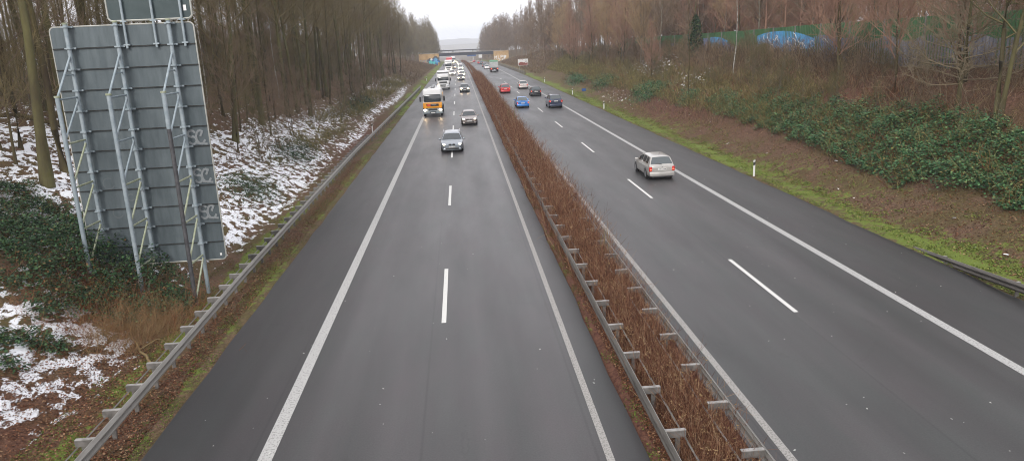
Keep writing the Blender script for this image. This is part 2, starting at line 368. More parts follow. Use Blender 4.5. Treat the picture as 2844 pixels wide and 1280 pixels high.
red += np.where((XX > 3) & (XX < 6), 1., 0)+np.where(XX < 0, .75*bell(XX, YY, -10.6, 17, 2, 3)+.8*bell(XX, YY, -10.2, 75, 1, 30)+.2*np.clip((-XX-13)/6, 0, 1), 0)
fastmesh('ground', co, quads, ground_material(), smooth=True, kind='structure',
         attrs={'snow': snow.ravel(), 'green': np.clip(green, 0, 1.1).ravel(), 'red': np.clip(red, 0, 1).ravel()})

def strip(name, x0, x1, y0, y1, z, m, nx=8, edge=0., **k):
    Y = np.unique(np.concatenate([np.arange(y0, min(y1, 200), 2. if y1-y0 > 20 else (y1-y0)/3.), np.arange(200, max(y1, 200), 8.), [y1]])); Y = Y[(Y >= y0) & (Y <= y1)]
    X = np.linspace(x0, x1, nx)
    A, B = np.meshgrid(X, Y)
    A2 = A.copy()
    if edge:
        A2[:, 0] += edge*(np.sin(Y*1.7)+np.sin(Y*4.1+2))*.5; A2[:, -1] += edge*(np.sin(Y*1.3+1)+np.sin(Y*3.7))*.5
    c = np.stack([A2+cX(B), B, -dZ(B)+z], -1).reshape(-1, 3)
    n = len(X); i = np.arange(len(Y)-1)[:, None]*n+np.arange(n-1)[None]
    q = np.stack([i, i+1, i+n+1, i+n], -1).reshape(-1, 4)
    return fastmesh(name, c, q, m, attrs={'lat': A.ravel()}, **k)

lanesL = [(-7.6, 0.0445), (-5.3, 0.0491), (-4.9, 0.0523), (-4.2, 0.0600), (-3.6, 0.0817), (-2.9, 0.0600), (-2, 0.0755), (-1.3, 0.0693), (-0.6, 0.0631), (0.1, 0.0848), (0.9, 0.0616), (1.7, 0.0848), (2.4, 0.0724), (2.9, 0.0445), (3.5, 0.0321)]
lanesR = [(5.75, 0.0523), (6.5, 0.0631), (7.4, 0.0569), (8.4, 0.0817), (9.3, 0.0600), (10.2, 0.0693), (11.2, 0.0507), (12.1, 0.0786), (13, 0.0491), (13.7, 0.0693), (14.2, 0.0538), (15.6, 0.0600), (17.1, 0.0476), (17.4, 0.0200)]
aL = asphalt_material('asphalt_left', lanesL, -7.6, (1.02, .97, 1.0), .50)
aR = asphalt_material('asphalt_right', lanesR, 5.0, (1.01, .985, 1.0), .52)
strip('carriageway_left', -7.55, 3.5, -40, 900, 0, aL, 14, .05, kind='structure')
strip('carriageway_right', 5.75, 17.45, -40, 900, 0, aR, 14, .07, kind='structure')
def marking(name, x, w, y0, y1, m='paint', **k):
    return strip(name, x-w/2, x+w/2, y0, y1, .005, M[m], 2, kind='structure', **k)
marking('edge_line', -4.75, .32, -40, 800); marking('edge_line', 2.72, .17, -40, 800, 'paint_worn')
marking('edge_line', 6.42, .19, -40, 800, 'paint_worn'); marking('edge_line', 13.82, .30, -40, 800)
for k in range(26):
    marking('lane_dash', -.96, .15, 22.6-18.03*1+18.03*k, 28.55-18.03+18.03*k, 'paint_dash')
    marking('lane_dash', 10.17, .15, 21.5-18+18*k, 27.45-18+18*k, 'paint_dash')

# pale grit and leaf specks on the asphalt
rg = np.random.RandomState(3)
def quads_cloud(P, size, tilt, rs, asp=.7):
    n = len(P); a = rs.rand(n)*2*np.pi; tz = rs.rand(n)*tilt; ta = rs.rand(n)*2*np.pi
    nrm = np.stack([np.sin(tz)*np.cos(ta), np.sin(tz)*np.sin(ta), np.cos(tz)], -1)
    u = np.stack([np.cos(a), np.sin(a), np.zeros(n)], -1); u -= nrm*(u*nrm).sum(1, keepdims=True); u /= np.linalg.norm(u, axis=1, keepdims=True)+1e-9
    v = np.cross(nrm, u)
    s = size*(.6+.8*rs.rand(n)); u = u*s[:, None]; v = v*(s*asp)[:, None]
    co = np.stack([P-u, P-v*.8+u*.1, P+u, P+v*.8+u*.1], 1).reshape(-1, 3)
    return co, np.arange(4*n).reshape(-1, 4)
P = np.concatenate([np.stack([rg.uniform(-7, 3.3, 90), 12+rg.rand(90)**1.5*60], -1), np.stack([rg.uniform(6, 17, 150), 10+rg.rand(150)**1.5*60], -1)])
P = np.column_stack([P, np.full(len(P), .012)])
co, q = quads_cloud(P, .026, .3, rg)
fastmesh('road_grit', co, q, M['speck'], kind='stuff', label='pale grit specks scattered over the grey asphalt', cat='grit')

# ------------------------------------------------------------------ trees
def gen_tree(seed, H, r0, cb, spread, up=.55, nb=26, dens=1., tw=.010, wander=.25, stems=1, sub_len=.45, bt=1.):
    rs = np.random.RandomState(seed)
    trunks = []; A = []; B = []; RA = []; RB = []
    def poly(p, d, L, r, n, curl, rend=.35):
        pts = [p]; 
        for k in range(n):
            d = d+rs.normal(0, curl, 3)+np.array([0, 0, .10]); d /= np.linalg.norm(d)
            pts.append(pts[-1]+d*L/n)
        for k in range(n):
            A.append(pts[k]); B.append(pts[k+1]); RA.append(r*(1-(1-rend)*k/n)); RB.append(r*(1-(1-rend)*(k+1)/n))
        return pts
    for s in range(stems):
        lean = rs.normal(0, .02 if stems == 1 else .10, 2); hh = H*(1-.12*s)
        n = 10; path = []; off = np.zeros(2)+(0 if stems == 1 else 1)*rs.normal(0, .12, 2)
        for k in range(n+1):
            t = k/n; path.append(np.array([off[0]+lean[0]*hh*t, off[1]+lean[1]*hh*t, hh*t])); off = off+rs.normal(0, wander*.25, 2)
        rad = [r0*(1.35 if k == 0 else 1)*(1-.88*(k/n)**.9) for k in range(n+1)]
        trunks.append((path, rad))
        az = rs.rand()*6.28
        for b in range(nb//stems):
            t = cb+(.99-cb)*((b+rs.rand()*.8)/(nb//stems)); az += 2.4+rs.normal(0, .4)
            k = min(int(t*n), n-1); fr = t*n-k; p = path[k]*(1-fr)+path[k+1]*fr; rr = (rad[k]*(1-fr)+rad[k+1]*fr)
            tt = (t-cb)/(1-cb); L = (spread*(1-tt)**.6+.5)*rs.uniform(.6, 1.15); e = up+tt*.5+rs.normal(0, .12)
            d = np.array([math.cos(az)*math.cos(e), math.sin(az)*math.cos(e), math.sin(e)])
            pts = poly(p, d, L, min(rr*.55, .012+L*.016)*bt, 4, .12)
            for c in range(int(L*3.2*dens)+2):
                f = rs.uniform(.2, 1)*4; j = min(int(f), 3); q = pts[j]*(1-f+j)+pts[j+1]*(f-j)
                dd = pts[j+1]-pts[j]; dd = dd/np.linalg.norm(dd)
                e2 = dd*.7+rs.normal(0, .55, 3)+np.array([0, 0, .25]); e2 /= np.linalg.norm(e2)
                l2 = max(.5, L*sub_len*rs.uniform(.4, 1.1)*(1.2-f/4*.6))
                p2 = poly(q, e2, l2, tw*1.7, 3, .16, .5)
                for g in range(int(l2*4.2*dens)+1):
                    f2 = rs.uniform(.1, 1)*3; j2 = min(int(f2), 2); q2 = p2[j2]*(1-f2+j2)+p2[j2+1]*(f2-j2)
                    e3 = e2*.6+rs.normal(0, .55, 3)+np.array([0, 0, .3]); e3 /= np.linalg.norm(e3)
                    poly(q2, e3, rs.uniform(.35, .95), tw, 2, .15, .6)
    mb = MB()
    for path, rad in trunks: mb.tube(path, rad, 9, True)
    return mb, segs_geo(A, B, np.array(RA), np.array(RB))

KIND = {}
def tree_kind(key, name, bark, twig, **kw):
    mb, (co, q) = gen_tree(**kw)
    root = empty(name, (0, 0, -50)); tr = mb.build('trunk', M[bark], root, smooth=60)
    cr = fastmesh('crown', co, q, M[twig], root)
    KIND[key] = [root, tr, cr, False, (co, q), mb]
def place_tree(key, x, y, s=1., rz=None, label=None, group=None, cat='tree', sz=None, lean=(0, 0), name=None, zoff=0):
    root, tr, cr, used, _, _ = KIND[key]
    if not used: KIND[key][3] = True; o = root
    else:
        o = root.copy(); C.objects.link(o)
        for ch in (tr, cr):
            c = ch.copy(); C.objects.link(c); c.parent = o
    for pr in ('label', 'group'):
        if pr in o: del o[pr]
    if name: o.name = name
    o.location = (x, y, g1(x, y)-.12+zoff); o.rotation_euler = (lean[0], lean[1], rnd.uniform(0, 6.28) if rz is None else rz)
    o.scale = (s, s, sz or s); o['label'] = label; o['category'] = cat
    if group: o['group'] = group
    return o
tree_kind('beechA', 'bare_tree', 'bark_moss', 'twig_dark', seed=1, H=21, r0=.20, cb=.36, spread=4.2, nb=30)
tree_kind('beechB', 'bare_tree', 'bark', 'twig_dark', seed=2, H=19, r0=.15, cb=.34, spread=3.8, nb=30, up=.7)
tree_kind('beechC', 'bare_tree', 'bark_moss', 'twig_dark', seed=3, H=22, r0=.24, cb=.42, spread=4.8, nb=28)
tree_kind('slim', 'bare_tree', 'bark', 'twig', seed=4, H=16, r0=.08, cb=.18, spread=2.2, nb=26, tw=.009)
tree_kind('thinbirch', 'birch_tree', 'birch', 'twig', seed=15, H=15, r0=.055, cb=.40, spread=1.8, nb=20, wander=.4, tw=.008)
tree_kind('young', 'young_tree', 'bark', 'twig_dark', seed=16, H=10, r0=.055, cb=.12, spread=2.6, nb=34, tw=.008, up=.55, bt=.6)
tree_kind('tan', 'bare_tree', 'bark_grey', 'twig_tan', seed=6, H=13, r0=.12, cb=.20, spread=4.4, nb=34, up=.7, tw=.011)
tree_kind('red', 'bare_tree', 'bark', 'twig_red', seed=7, H=13, r0=.11, cb=.16, spread=4.0, nb=34, up=.75, tw=.011)
tree_kind('brown', 'bare_tree', 'bark_grey', 'twig', seed=8, H=16, r0=.15, cb=.22, spread=4.6, nb=32, up=.6)
tree_kind('saplingR', 'bare_sapling', 'bark', 'twig', seed=9, H=5.5, r0=.035, cb=.08, spread=1.7, nb=20, tw=.007, stems=2)
tree_kind('saplingO', 'bare_sapling', 'bark_grey', 'twig_olive', seed=10, H=4.6, r0=.035, cb=.08, spread=1.7, nb=22, tw=.008, stems=2)
tree_kind('wideA', 'bare_tree', 'bark_moss', 'twig_pale', seed=11, H=10, r0=.13, cb=.13, spread=4.2, nb=64, up=.02, tw=.010, sub_len=.34, bt=.65)
tree_kind('forked', 'bare_tree', 'bark_moss', 'twig_olive', seed=12, H=14, r0=.13, cb=.22, spread=3.6, nb=28, up=.5, stems=2)
tree_kind('multi', 'bare_tree', 'bark', 'twig_red', seed=13, H=9, r0=.08, cb=.2, spread=2.8, nb=32, up=.75, stems=4)

GL = 'bare trees of the left wood'; GR = 'bare trees on the right embankment'
# trees one can pick out
place_tree('beechB', -18.25, 35.1, 1.12, 1.0, 'thick dark trunk left of the sign, standing in snow beside its left edge')
place_tree('slim', -20.0, 32.3, 1.7, 2.0, 'thin leaning dark trunk at the far left edge of the wood', lean=(0, .06))
place_tree('slim', -20.6, 36.2, 1.2, 2.0, 'slender leaning trunk with mossy foot, between the left edge and the thick trunk', lean=(0, -.07))
place_tree('beechA', -16.1, 54.1, 1., .5, 'big mossy green trunk just right of the sign, nearest the snowy bank')
place_tree('beechA', -16.4, 72.3, 1.1, 2.5, 'wide mossy tree with spreading dark limbs in the middle of the left bank', sz=1.)
place_tree('thinbirch', -18.9, 80.5, 1., .2, 'white birch among brown trunks on the left bank')
place_tree('thinbirch', -20.5, 62.5, 1.05, 1.2, 'pale speckled birch right behind the big mossy trunk')
place_tree('beechB', -16.8, 93.8, 1.1, 3.5, 'tall straight trunk at the lower edge of the left wood above the brown bushes')
place_tree('wideA', 26.7, 38.8, 1., .4, 'pale tree with long low spreading branches above the green brambles', sz=1.1)
place_tree('forked', 26.0, 34.9, 1., 2.1, 'mossy forked tree at the right edge with two parallel stems', sz=1.1)
place_tree('multi', 28.1, 54.3, 1.1, .2, 'clump of dark stems rising in front of the blue graffiti wall')
place_tree('slim', 22.9, 74.7, .75, 1.2, 'slender mossy tree low on the right bank in front of the ivy-clad trunk')
place_tree('thinbirch', 26.8, 73.0, 1., 2.2, 'thin pale stem on the right bank between the two blue wall paintings')
place_tree('tan', 27.0, 137, 1.05, 1., 'broad tan crowned tree on the right bank above the pale slope')
place_tree('tan', 26.4, 108, .9, 2., 'tan crowned tree left of the start of the green wall')
place_tree('red', 24.6, 96, .55, 2., 'small reddish tree with a single stem above the snow patch on the right bank')
place_tree('red', 27.4, 46, .9, 2.6, 'reddish twiggy tree between the stem clump and the low spreading tree')
place_tree('multi', 29.3, 42.5, 1., 1.4, 'reddish clump of saplings right behind the low spreading tree')

# the wood left and right: one look each, so shared labels
placed = [(-18.6, 34.9), (-20, 32.3), (-20.6, 36.2), (-16.1, 54.1), (-16.4, 72.3), (-18.9, 80.5), (-20.5, 62.5), (-16.8, 93.8)]
def far_enough(x, y, dmin):
    for a, b in placed:
        if (a-x)**2+(b-y)**2 < dmin*dmin: return False
    placed.append((x, y)); return True
n = 0
for tries in range(6000):
    if n >= 190: break
    y = 30+rnd.random()**1.25*175; x = -15.2-rnd.random()**1.3*(20 if y > 45 else 30)
    if y < 50 and x > -17: continue
    if abs(x) > 16+(y*.95): continue
    if not far_enough(x, y, 2.0 if y < 90 else 2.6): continue
    k = rnd.choices(['beechA', 'beechB', 'beechC', 'slim', 'thinbirch'], [4, 4, 3, 4, .5])[0]
    lab = {'thinbirch': 'pale birch stem deep inside the left wood', 'slim': 'slender brown stem inside the left wood'}.get(k, 'tall bare dark-twigged tree of the left wood')
    place_tree(k, x, y, rnd.uniform(.85, 1.12), None, lab, {'thinbirch': 'birches of the left wood', 'slim': 'slender stems of the left wood'}.get(k, GL), lean=(rnd.uniform(-.03, .03), rnd.uniform(-.03, .03))); n += 1
n = 0
for tries in range(6000):
    if n >= 125: break
    y = 48+rnd.random()**1.2*170; onbank = rnd.random() < .35
    x = rnd.uniform(24.5, 30.5) if (onbank and y > 100) else rnd.uniform(33.5, 33.5+22)
    if y < 60 and x < 31: continue
    if x > 20+y*.9: continue
    if not far_enough(x, y, 2.6): continue
    if x < 31: k = rnd.choices(['red', 'tan', 'brown', 'multi'], [3, 3, 3, 1])[0] if y > 105 else rnd.choices(['red', 'multi', 'slim'], [2, 2, 2])[0]
    else: k = rnd.choices(['red', 'tan', 'brown', 'thinbirch', 'slim'], [6, 5, 3, 2, 2])[0]
    look = {'red': 'reddish', 'tan': 'tan', 'brown': 'grey-brown', 'thinbirch': 'white-stemmed', 'slim': 'slender dark', 'multi': 'many-stemmed'}[k]
    where = 'on the right embankment' if x < 31 else 'behind the green wall'
    place_tree(k, x, y, rnd.uniform(.55, .75) if x < 31 and y < 105 else rnd.uniform(.85, 1.15), None, f'{look} bare tree {where}', f'{look} trees {where}'); n += 1
n = 0
for tries in range(4000):
    if n >= 50: break
    y = 33+rnd.random()**1.4*105; x = -16.6-rnd.random()**1.1*20
    if (y < 44 and x > -19) or abs(x) > 16+y*.95 or not far_enough(x, y, 1.2): continue
    place_tree('young', x, y, rnd.uniform(.75, 1.2), None, 'young twiggy tree between the trunks of the left wood', 'young trees of the left wood'); n += 1
# saplings and brush that fill the edge of both woods
n = 0
for tries in range(3000):
    if n >= 44: break
    y = 32+rnd.random()**1.3*120; x = -13.2-rnd.random()**1.2*12
    if (y < 42 and x > -16.5): continue
    if not far_enough(x, y, 1.1): continue
    k = rnd.choice(['saplingR', 'saplingO', 'saplingR'])
    lk = 'brown' if k == 'saplingR' else 'olive'
    place_tree(k, x, y, rnd.uniform(.6, 1.15), None, f'{lk} twiggy sapling at the foot of the left wood', f'{lk} saplings of the left wood', 'sapling'); n += 1
n = 0
for tries in range(3000):
    if n >= 80: break
    y = 24+rnd.random()**1.2*140; x = 24.3+rnd.random()*7
    if y < 34 and x < 26: continue
    if not far_enough(x, y, 1.15): continue
    k = rnd.choice(['saplingR', 'saplingO', 'saplingO'])
    lk = 'brown' if k == 'saplingR' else 'olive'
    place_tree(k, x, y, rnd.uniform(.35, .8), None, f'{lk} twiggy sapling on the right embankment', f'{lk} saplings of the right embankment', 'sapling'); n += 1

# tall bare shoots growing out of the median strip
def shoot(x, y, n, h, label):
    rs = np.random.RandomState(int(y*7)); root = empty('median_sapling', (x, y, g1(x, y)), label=label, cat='sapling')
    mb = MB()
    for k in range(n):
        a, b = rs.normal(0, .16, 2); px, py = rs.normal(0, .3), rs.normal(0, 1.1); hh = h*rs.uniform(.55, 1)
        mb.tube([(px, py, 0), (px+a*.4, py+b*.4, hh*.5), (px+a*hh*.35, py+b*hh*.35, hh)], [.016, .012, .005], 4)
        for j in range(4):
            t = rs.uniform(.5, .9); q = Vector((px+a*hh*.35*t, py+b*hh*.35*t, hh*t)); mb.tube([q, q+Vector((rs.normal(0, .15), rs.normal(0, .15), .35))], [.006, .003], 3)
    mb.build('stem', M['twig_dark'], root)
shoot(5.0, 72.5, 8, 4.2, 'tall bare shoots rising from the median in front of the red car')
shoot(4.9, 49.5, 5, 2.0, 'short bare shoots standing in the median weeds beside the inner line')
shoot(5.3, 26.0, 3, 1.9, 'thin leafless shoot arching over the right inner line')

# far wood: reads as one mass
def mass(name, keys, n, xr, yr, seed, matl, label, sc=(.9, 1.2), keep=.42):
    rs = np.random.RandomState(seed); parts = []
    for t in range(n):
        k = keys[rs.randint(len(keys))]; co, q = KIND[k][4]
        sel = rs.rand(len(q)//3) < keep; qq = q.reshape(-1, 3, 4)[sel].reshape(-1, 4)
        uniq, inv = np.unique(qq, return_inverse=True); c = co[uniq].copy(); qq = inv.reshape(-1, 4)
        s = rs.uniform(*sc); a = rs.rand()*6.28; y = yr[0]+(yr[1]-yr[0])*rs.rand()**.8; x = xr(rs, y)+float(cX(y))
        cc = c*s; X = cc[:, 0]*math.cos(a)-cc[:, 1]*math.sin(a); Y = cc[:, 0]*math.sin(a)+cc[:, 1]*math.cos(a)
        z = g1(x, y)
        parts.append((np.stack([X*1.0+x, Y+y, cc[:, 2]+z], -1), qq))
        H = co[:, 2].max()*s
        parts.append(segs_geo([[x, y, z-.3]], [[x, y, z+H*.9]], .16, .03, 4))
    co, q = join_geo(parts)
    fastmesh(name, co, q, matl, kind='stuff', label=label, cat='wood')
for key_, kw_ in (('farA', dict(seed=41, H=21, r0=.2, cb=.12, spread=4.8, nb=30, tw=.026, dens=.75)), ('farB', dict(seed=42, H=19, r0=.16, cb=.08, spread=4.4, nb=30, tw=.026, dens=.75, up=.75)), ('midA', dict(seed=43, H=20, r0=.2, cb=.04, spread=4.0, nb=34, tw=.014, dens=.8)), ('low', dict(seed=44, H=5.0, r0=.06, cb=.02, spread=2.4, nb=26, tw=.014, dens=1., up=.9))):
    _, g_ = gen_tree(**kw_); KIND[key_] = [0, 0, 0, 0, g_, 0]
mass('distant_wood', ['farA', 'farB'], 190, lambda rs, y: -(13.0+8*(235 < y < 386))-rs.rand()**1.2*24, (185, 640), 21, M['twig_dark'], 'hazy brown wood lining the left side far down the motorway', keep=.9)
mass('distant_wood', ['farA', 'farB'], 190, lambda rs, y: 21.0+1.5*(y < 250)+7*(270 < y < 386)+rs.rand()**1.2*26, (185, 640), 22, M['twig'], 'hazy grey-brown wood lining the right side far down the motorway', keep=.95, sc=(.9, 1.12))
mass('tall_backdrop_wood', ['farA', 'farB'], 70, lambda rs, y: 33+rs.rand()*22, (100, 215), 25, M['twig'], 'tall grey-brown wood behind the tan crowned trees on the right', keep=.9, sc=(.8, 1.0))
mass('thicket', ['low'], 330, lambda rs, y: -27-rs.rand()**1.2*38, (26, 190), 23, M['twig_dark'], 'brown thicket filling the floor of the left wood', keep=.9, sc=(.6, 1.15))
mass('backdrop_wood', ['beechA', 'beechB', 'beechC'], 70, lambda rs, y: -34-rs.rand()**1.1*40, (28, 200), 27, M['twig_dark'], 'dim tall trees deep behind the left trees', keep=.5)
mass('backdrop_wood', ['midA'], 110, lambda rs, y: 36+rs.rand()*34, (38, 150), 24, M['twig_red'], 'dense reddish wood filling the gaps behind the green wall', keep=.95, sc=(.7, 1.0))
mass('backdrop_wood', ['midA'], 110, lambda rs, y: 36+rs.rand()*50, (44, 230), 26, M['twig_tan'], 'dense tan wood filling the gaps behind the green wall', keep=.95, sc=(.7, 1.0))

# ------------------------------------------------------------------ undergrowth (nobody could count it)
def brush(name, m, n, place, h, r, label, seed, spread=.5, sub=3, cat='undergrowth', head=None):
    rs = np.random.RandomState(seed); P = place(rs, n); n = len(P)
    z = gz(P[:, 0], P[:, 1]); base = np.column_stack([P, z-.05])
    hh = h*rs.uniform(.45, 1.1, n); d = np.column_stack([rs.normal(0, spread, (n, 2)), np.ones(n)]); d /= np.linalg.norm(d, axis=1, keepdims=True)
    if name == 'median_weeds': hh *= np.interp(P[:, 1], [12, 22, 36], [.62, .80, 1.08])
    mid = base+d*hh[:, None]*.5+rs.normal(0, .04, (n, 3))*h; top = mid+(d+rs.normal(0, .25, (n, 3)))*hh[:, None]*.5
    rr = r*np.clip(np.sqrt(P[:, 1]/35.), .8, 2.6)
    parts = [segs_geo(base, mid, rr, rr*.8), segs_geo(mid, top, rr*.8, rr*.4)]
    for k in range(sub):
        f = rs.uniform(.2, 1, n)[:, None]; a = mid+(top-mid)*f if k % 2 else base+(mid-base)*(.4+.6*f)
        b = a+(d*.6+rs.normal(0, .5, (n, 3)))*(hh*.38)[:, None]; b[:, 2] = np.maximum(b[:, 2], z+.02)
        parts.append(segs_geo(a, b, rr*.6, rr*.35))
    co, q = join_geo(parts)
    o = fastmesh(name, co, q, m, kind='stuff', label=label, cat=cat)
    return top, rr, rs
def medplace(rs, n):
    y = 9+rs.rand(n*2)**1.7*200; x = rs.normal(4.75, .38+.16*np.clip((y-22)/20, 0, 1), n*2)
    hol = np.sin(y*.9)*.5+np.sin(y*.37+1)*.5
    k = (np.abs(x-4.75) < np.interp(y, [14, 34], [.76, 1.2])) & (rs.rand(n*2) < .8+.2*hol)
    return np.column_stack([x[k]+cX(y[k]), y[k]])[:n]
top, rr, rs = brush('median_weeds', M['dryweed'], 34000, medplace, 1.18, .0072, 'dense rust brown dried weeds filling the median', 31, .20, 4, 'weeds')
sel = rs.rand(len(top)) < .12; T = top[sel]; T = T[T[:, 1] < 80]
TT = np.repeat(T, 7, 0)+rs.normal(0, .035, (len(T)*7, 3)); co, q = quads_cloud(TT, .020, 1.5, rs)
fastmesh('seed_heads', co, q, M['straw'], kind='stuff', label='pale straw seed heads on the median weeds', cat='weeds')
def farmed(rs, n):
    y = rs.uniform(150, 560, n); return np.column_stack([rs.normal(4.75, .45, n)+cX(y), y])
brush('far_median_weeds', M['dryweed'], 5000, farmed, .9, .012, 'brown weed line running down the median towards the bridge', 32, .2, 2, 'weeds')
def box_place(x0, x1, y0, y1, pw=1., clump=0):
    def f(rs, n):
        y = y0+(y1-y0)*rs.rand(n)**pw; x = rs.uniform(x0, x1, n)
        if clump:
            w = np.sin(x*1.1+y*.35)*np.sin(y*.55-x*.4)+.35*np.sin(y*1.7+x*2.3)
            k = w > clump; x, y = x[k], y[k]
        return np.column_stack([x, y])
    return f
brush('bank_brush', M['b_brown'], 5500, box_place(-22, -13.5, 44, 170, 1.1, .12), 1.0, .008, 'brown brush and dead stalks on the left bank', 33, .5)
brush('bank_brush', M['b_olive'], 4500, box_place(-14.5, -11.8, 60, 175, 1.1, .12), 1.3, .009, 'olive brown bushes along the lower left bank', 34, .5)
brush('forest_floor_brush', M['b_brown'], 2600, box_place(-36, -19, 36, 120, 1.1, -.1), 1.3, .008, 'brown brush on the floor of the left wood', 35, .5)
brush('bank_brush', M['b_olive'], 12000, box_place(22.0, 27.5, 52, 190, 1.1, .0), 1.15, .010, 'olive brown brush covering the middle of the right bank', 36, .5)
brush('bank_brush', M['b_brown'], 11000, box_place(25.6, 31.2, 24, 160, 1.1, -.1), 1.7, .008, 'dark brown brush under the trees on top of the right bank', 37, .5)
brush('bank_brush', M['b_red'], 5000, box_place(22.5, 29, 38, 150, 1.0, .25), 1.0, .010, 'rust red bushes dotted over the right bank', 38, .5)
brush('bank_brush', M['twig_pale'], 1600, box_place(23, 30, 34, 130, 1.0, .1), 1.9, .007, 'pale bleached stalks standing on the right bank', 49, .3, 4)
brush('far_bank_brush', M['b_brown'], 5200, box_place(-22, -10.6, 170, 370, 1.0), .9, .011, 'far brown brush on the left bank towards the bridge', 44, .5)
brush('far_bank_brush', M['b_brown'], 5200, box_place(19.6, 30, 185, 370, 1.0), .9, .011, 'far brown brush on the right bank towards the bridge', 45, .5)
brush('wall_brush', M['b_brown'], 3200, box_place(28.6, 31.0, 52, 125, 1.0), 2.3, .008, 'brown brush standing close in front of the green wall', 48, .35, 4)
brush('verge_brush', M['b_olive'], 2600, box_place(19.4, 22.6, 24, 150, 1.0, .25), .42, .006, 'short olive brown tufts on the bare soil of the right bank', 70, .7, 3)
brush('verge_brush', M['b_brown'], 1500, box_place(20.4, 23.0, 60, 150, 1.0, .0), .8, .008, 'low brown scrub at the foot of the right bank', 78, .6, 3)
def dryl(rs, n): return np.column_stack([rs.normal(-10.7, .55, n), rs.normal(23.4, 1.0, n)])
brush('dry_bramble', M['straw'], 1500, dryl, .9, .005, 'straw brown dry bramble tangle under the sign beside the guardrail', 39, .7, 3, 'bramble')
brush('dry_bramble', M['b_red'], 1500, lambda rs, n: np.column_stack([rs.normal(-11.8, 1.3, n), rs.normal(24.2, 1.5, n)]), .9, .005, 'reddish bramble stems arching over the ivy under the sign', 40, .8, 3, 'bramble')

def leaves(name, m, P, size, tilt, label, seed, cat='leaves', lift=None):
    rs = np.random.RandomState(seed); z = gz(P[:, 0], P[:, 1])+(lift(P, rs) if lift else .02)
    co, q = quads_cloud(np.column_stack([P, z]), size, tilt, rs, .75)
    return fastmesh(name, co, q, m, kind='stuff', label=label, cat=cat)
# ivy mound under the sign
def ivyL(rs, n):
    x = rs.uniform(-22, -9.7, n); y = rs.uniform(20.5, 35, n)
    lo = np.interp(x, [-22, -16.5, -14.2, -13, -11.8, -10], [25.2, 24.8, 22.6, 21.9, 22.2, 24.2]); hi = np.interp(x, [-22, -18, -14, -11, -10], [31.5, 32.2, 31, 28.0, 26.5])
    m = np.minimum((y-lo)/1.2, (hi-y)/1.5)+.45*np.sin(x*2.3+y)*np.sin(y*1.9-x)
    k = m > rs.rand(n)*.9
    return np.column_stack([x[k], y[k]])
def mound(P, rs):
    x, y = P[:, 0], P[:, 1]
    b = 1.25*np.exp(-((x+12.8)/3.)**2-((y-27)/3.0)**2)+.40
    b *= .75+.35*np.sin(x*3.1+y*1.7)*np.sin(y*2.7-x*1.1)
    return np.clip(b*rs.uniform(.35, 1.05, len(P)), .03, 2)
rs = np.random.RandomState(50)
leaves('ivy_ground_cover', M['ivy'], ivyL(rs, 120000), .050, 1.0, 'dark green ivy mound around the feet of the road sign', 51, 'ivy', mound)
brush('ivy_stems', M['b_brown'], 2500, lambda r, n: ivyL(r, n), .9, .005, 'thin brown stems poking out of the ivy mound', 52, .8, 2)
def ivyLL(rs, n):
    x = rs.uniform(-15, -10.8, n); y = rs.uniform(18, 23, n); m = bell(x, y, -12.3, 20.9, .9, .55)+bell(x, y, -13.9, 20.2, 1.1, .7)*1.1+bell(x, y, -12.6, 19.2, .8, .4)*.9
    k = m > .35+.6*rs.rand(n); return np.column_stack([x[k], y[k]])
leaves('ivy_patches', M['ivy'], ivyLL(rs, 22000), .045, 1.0, 'small ivy patches lying in the snow at the lower left', 53, 'ivy', lambda P, r: r.uniform(.02, .28, len(P)))
# bramble carpet on the right bank
def ivyR(rs, n):
    y = 17+rs.rand(n)**1.1*55; x = rs.uniform(20.2, 28.5, n)
    lo = np.interp(y, [17, 26, 36, 50, 64, 72], [21.9, 21.3, 20.9, 21.5, 22.1, 23.]); hi = np.interp(y, [17, 30, 42, 60, 70], [26.3, 26.0, 26.0, 25.2, 23.6])
    m = np.minimum((x-lo)/.7, (hi-x)/1.1)+.5*np.sin(x*1.9+y*.8)*np.sin(y*1.1-x)+.2*np.sin(y*3.3+x*4)
    k = m > rs.rand(n)*.8; return np.column_stack([x[k], y[k]])
def liftR(P, r):
    x, y = P[:, 0], P[:, 1]; b = .60+.38*np.sin(x*1.5+y*.8)*np.sin(y*1.3-x*.7)+.20*np.sin(x*6+y*4)*np.sin(y*5-x*3)
    return np.clip(b*r.uniform(.35, 1.05, len(P)), .03, 2)
leaves('bramble_carpet', M['ivyblue'], ivyR(rs, 230000), .066, .85, 'dark green bramble carpet covering the lower right bank', 54, 'brambles', liftR)
brush('bramble_stems', M['b_olive'], 3000, lambda r, n: ivyR(r, n*2)[:n], 1.25, .008, 'olive brown stems rising through the bramble carpet', 46, .5, 3)
brush('bramble_stems', M['b_red'], 900, lambda r, n: ivyR(r, n*2)[:n], 1.1, .008, 'dead rust coloured stems in the bramble carpet', 47, .5, 3)
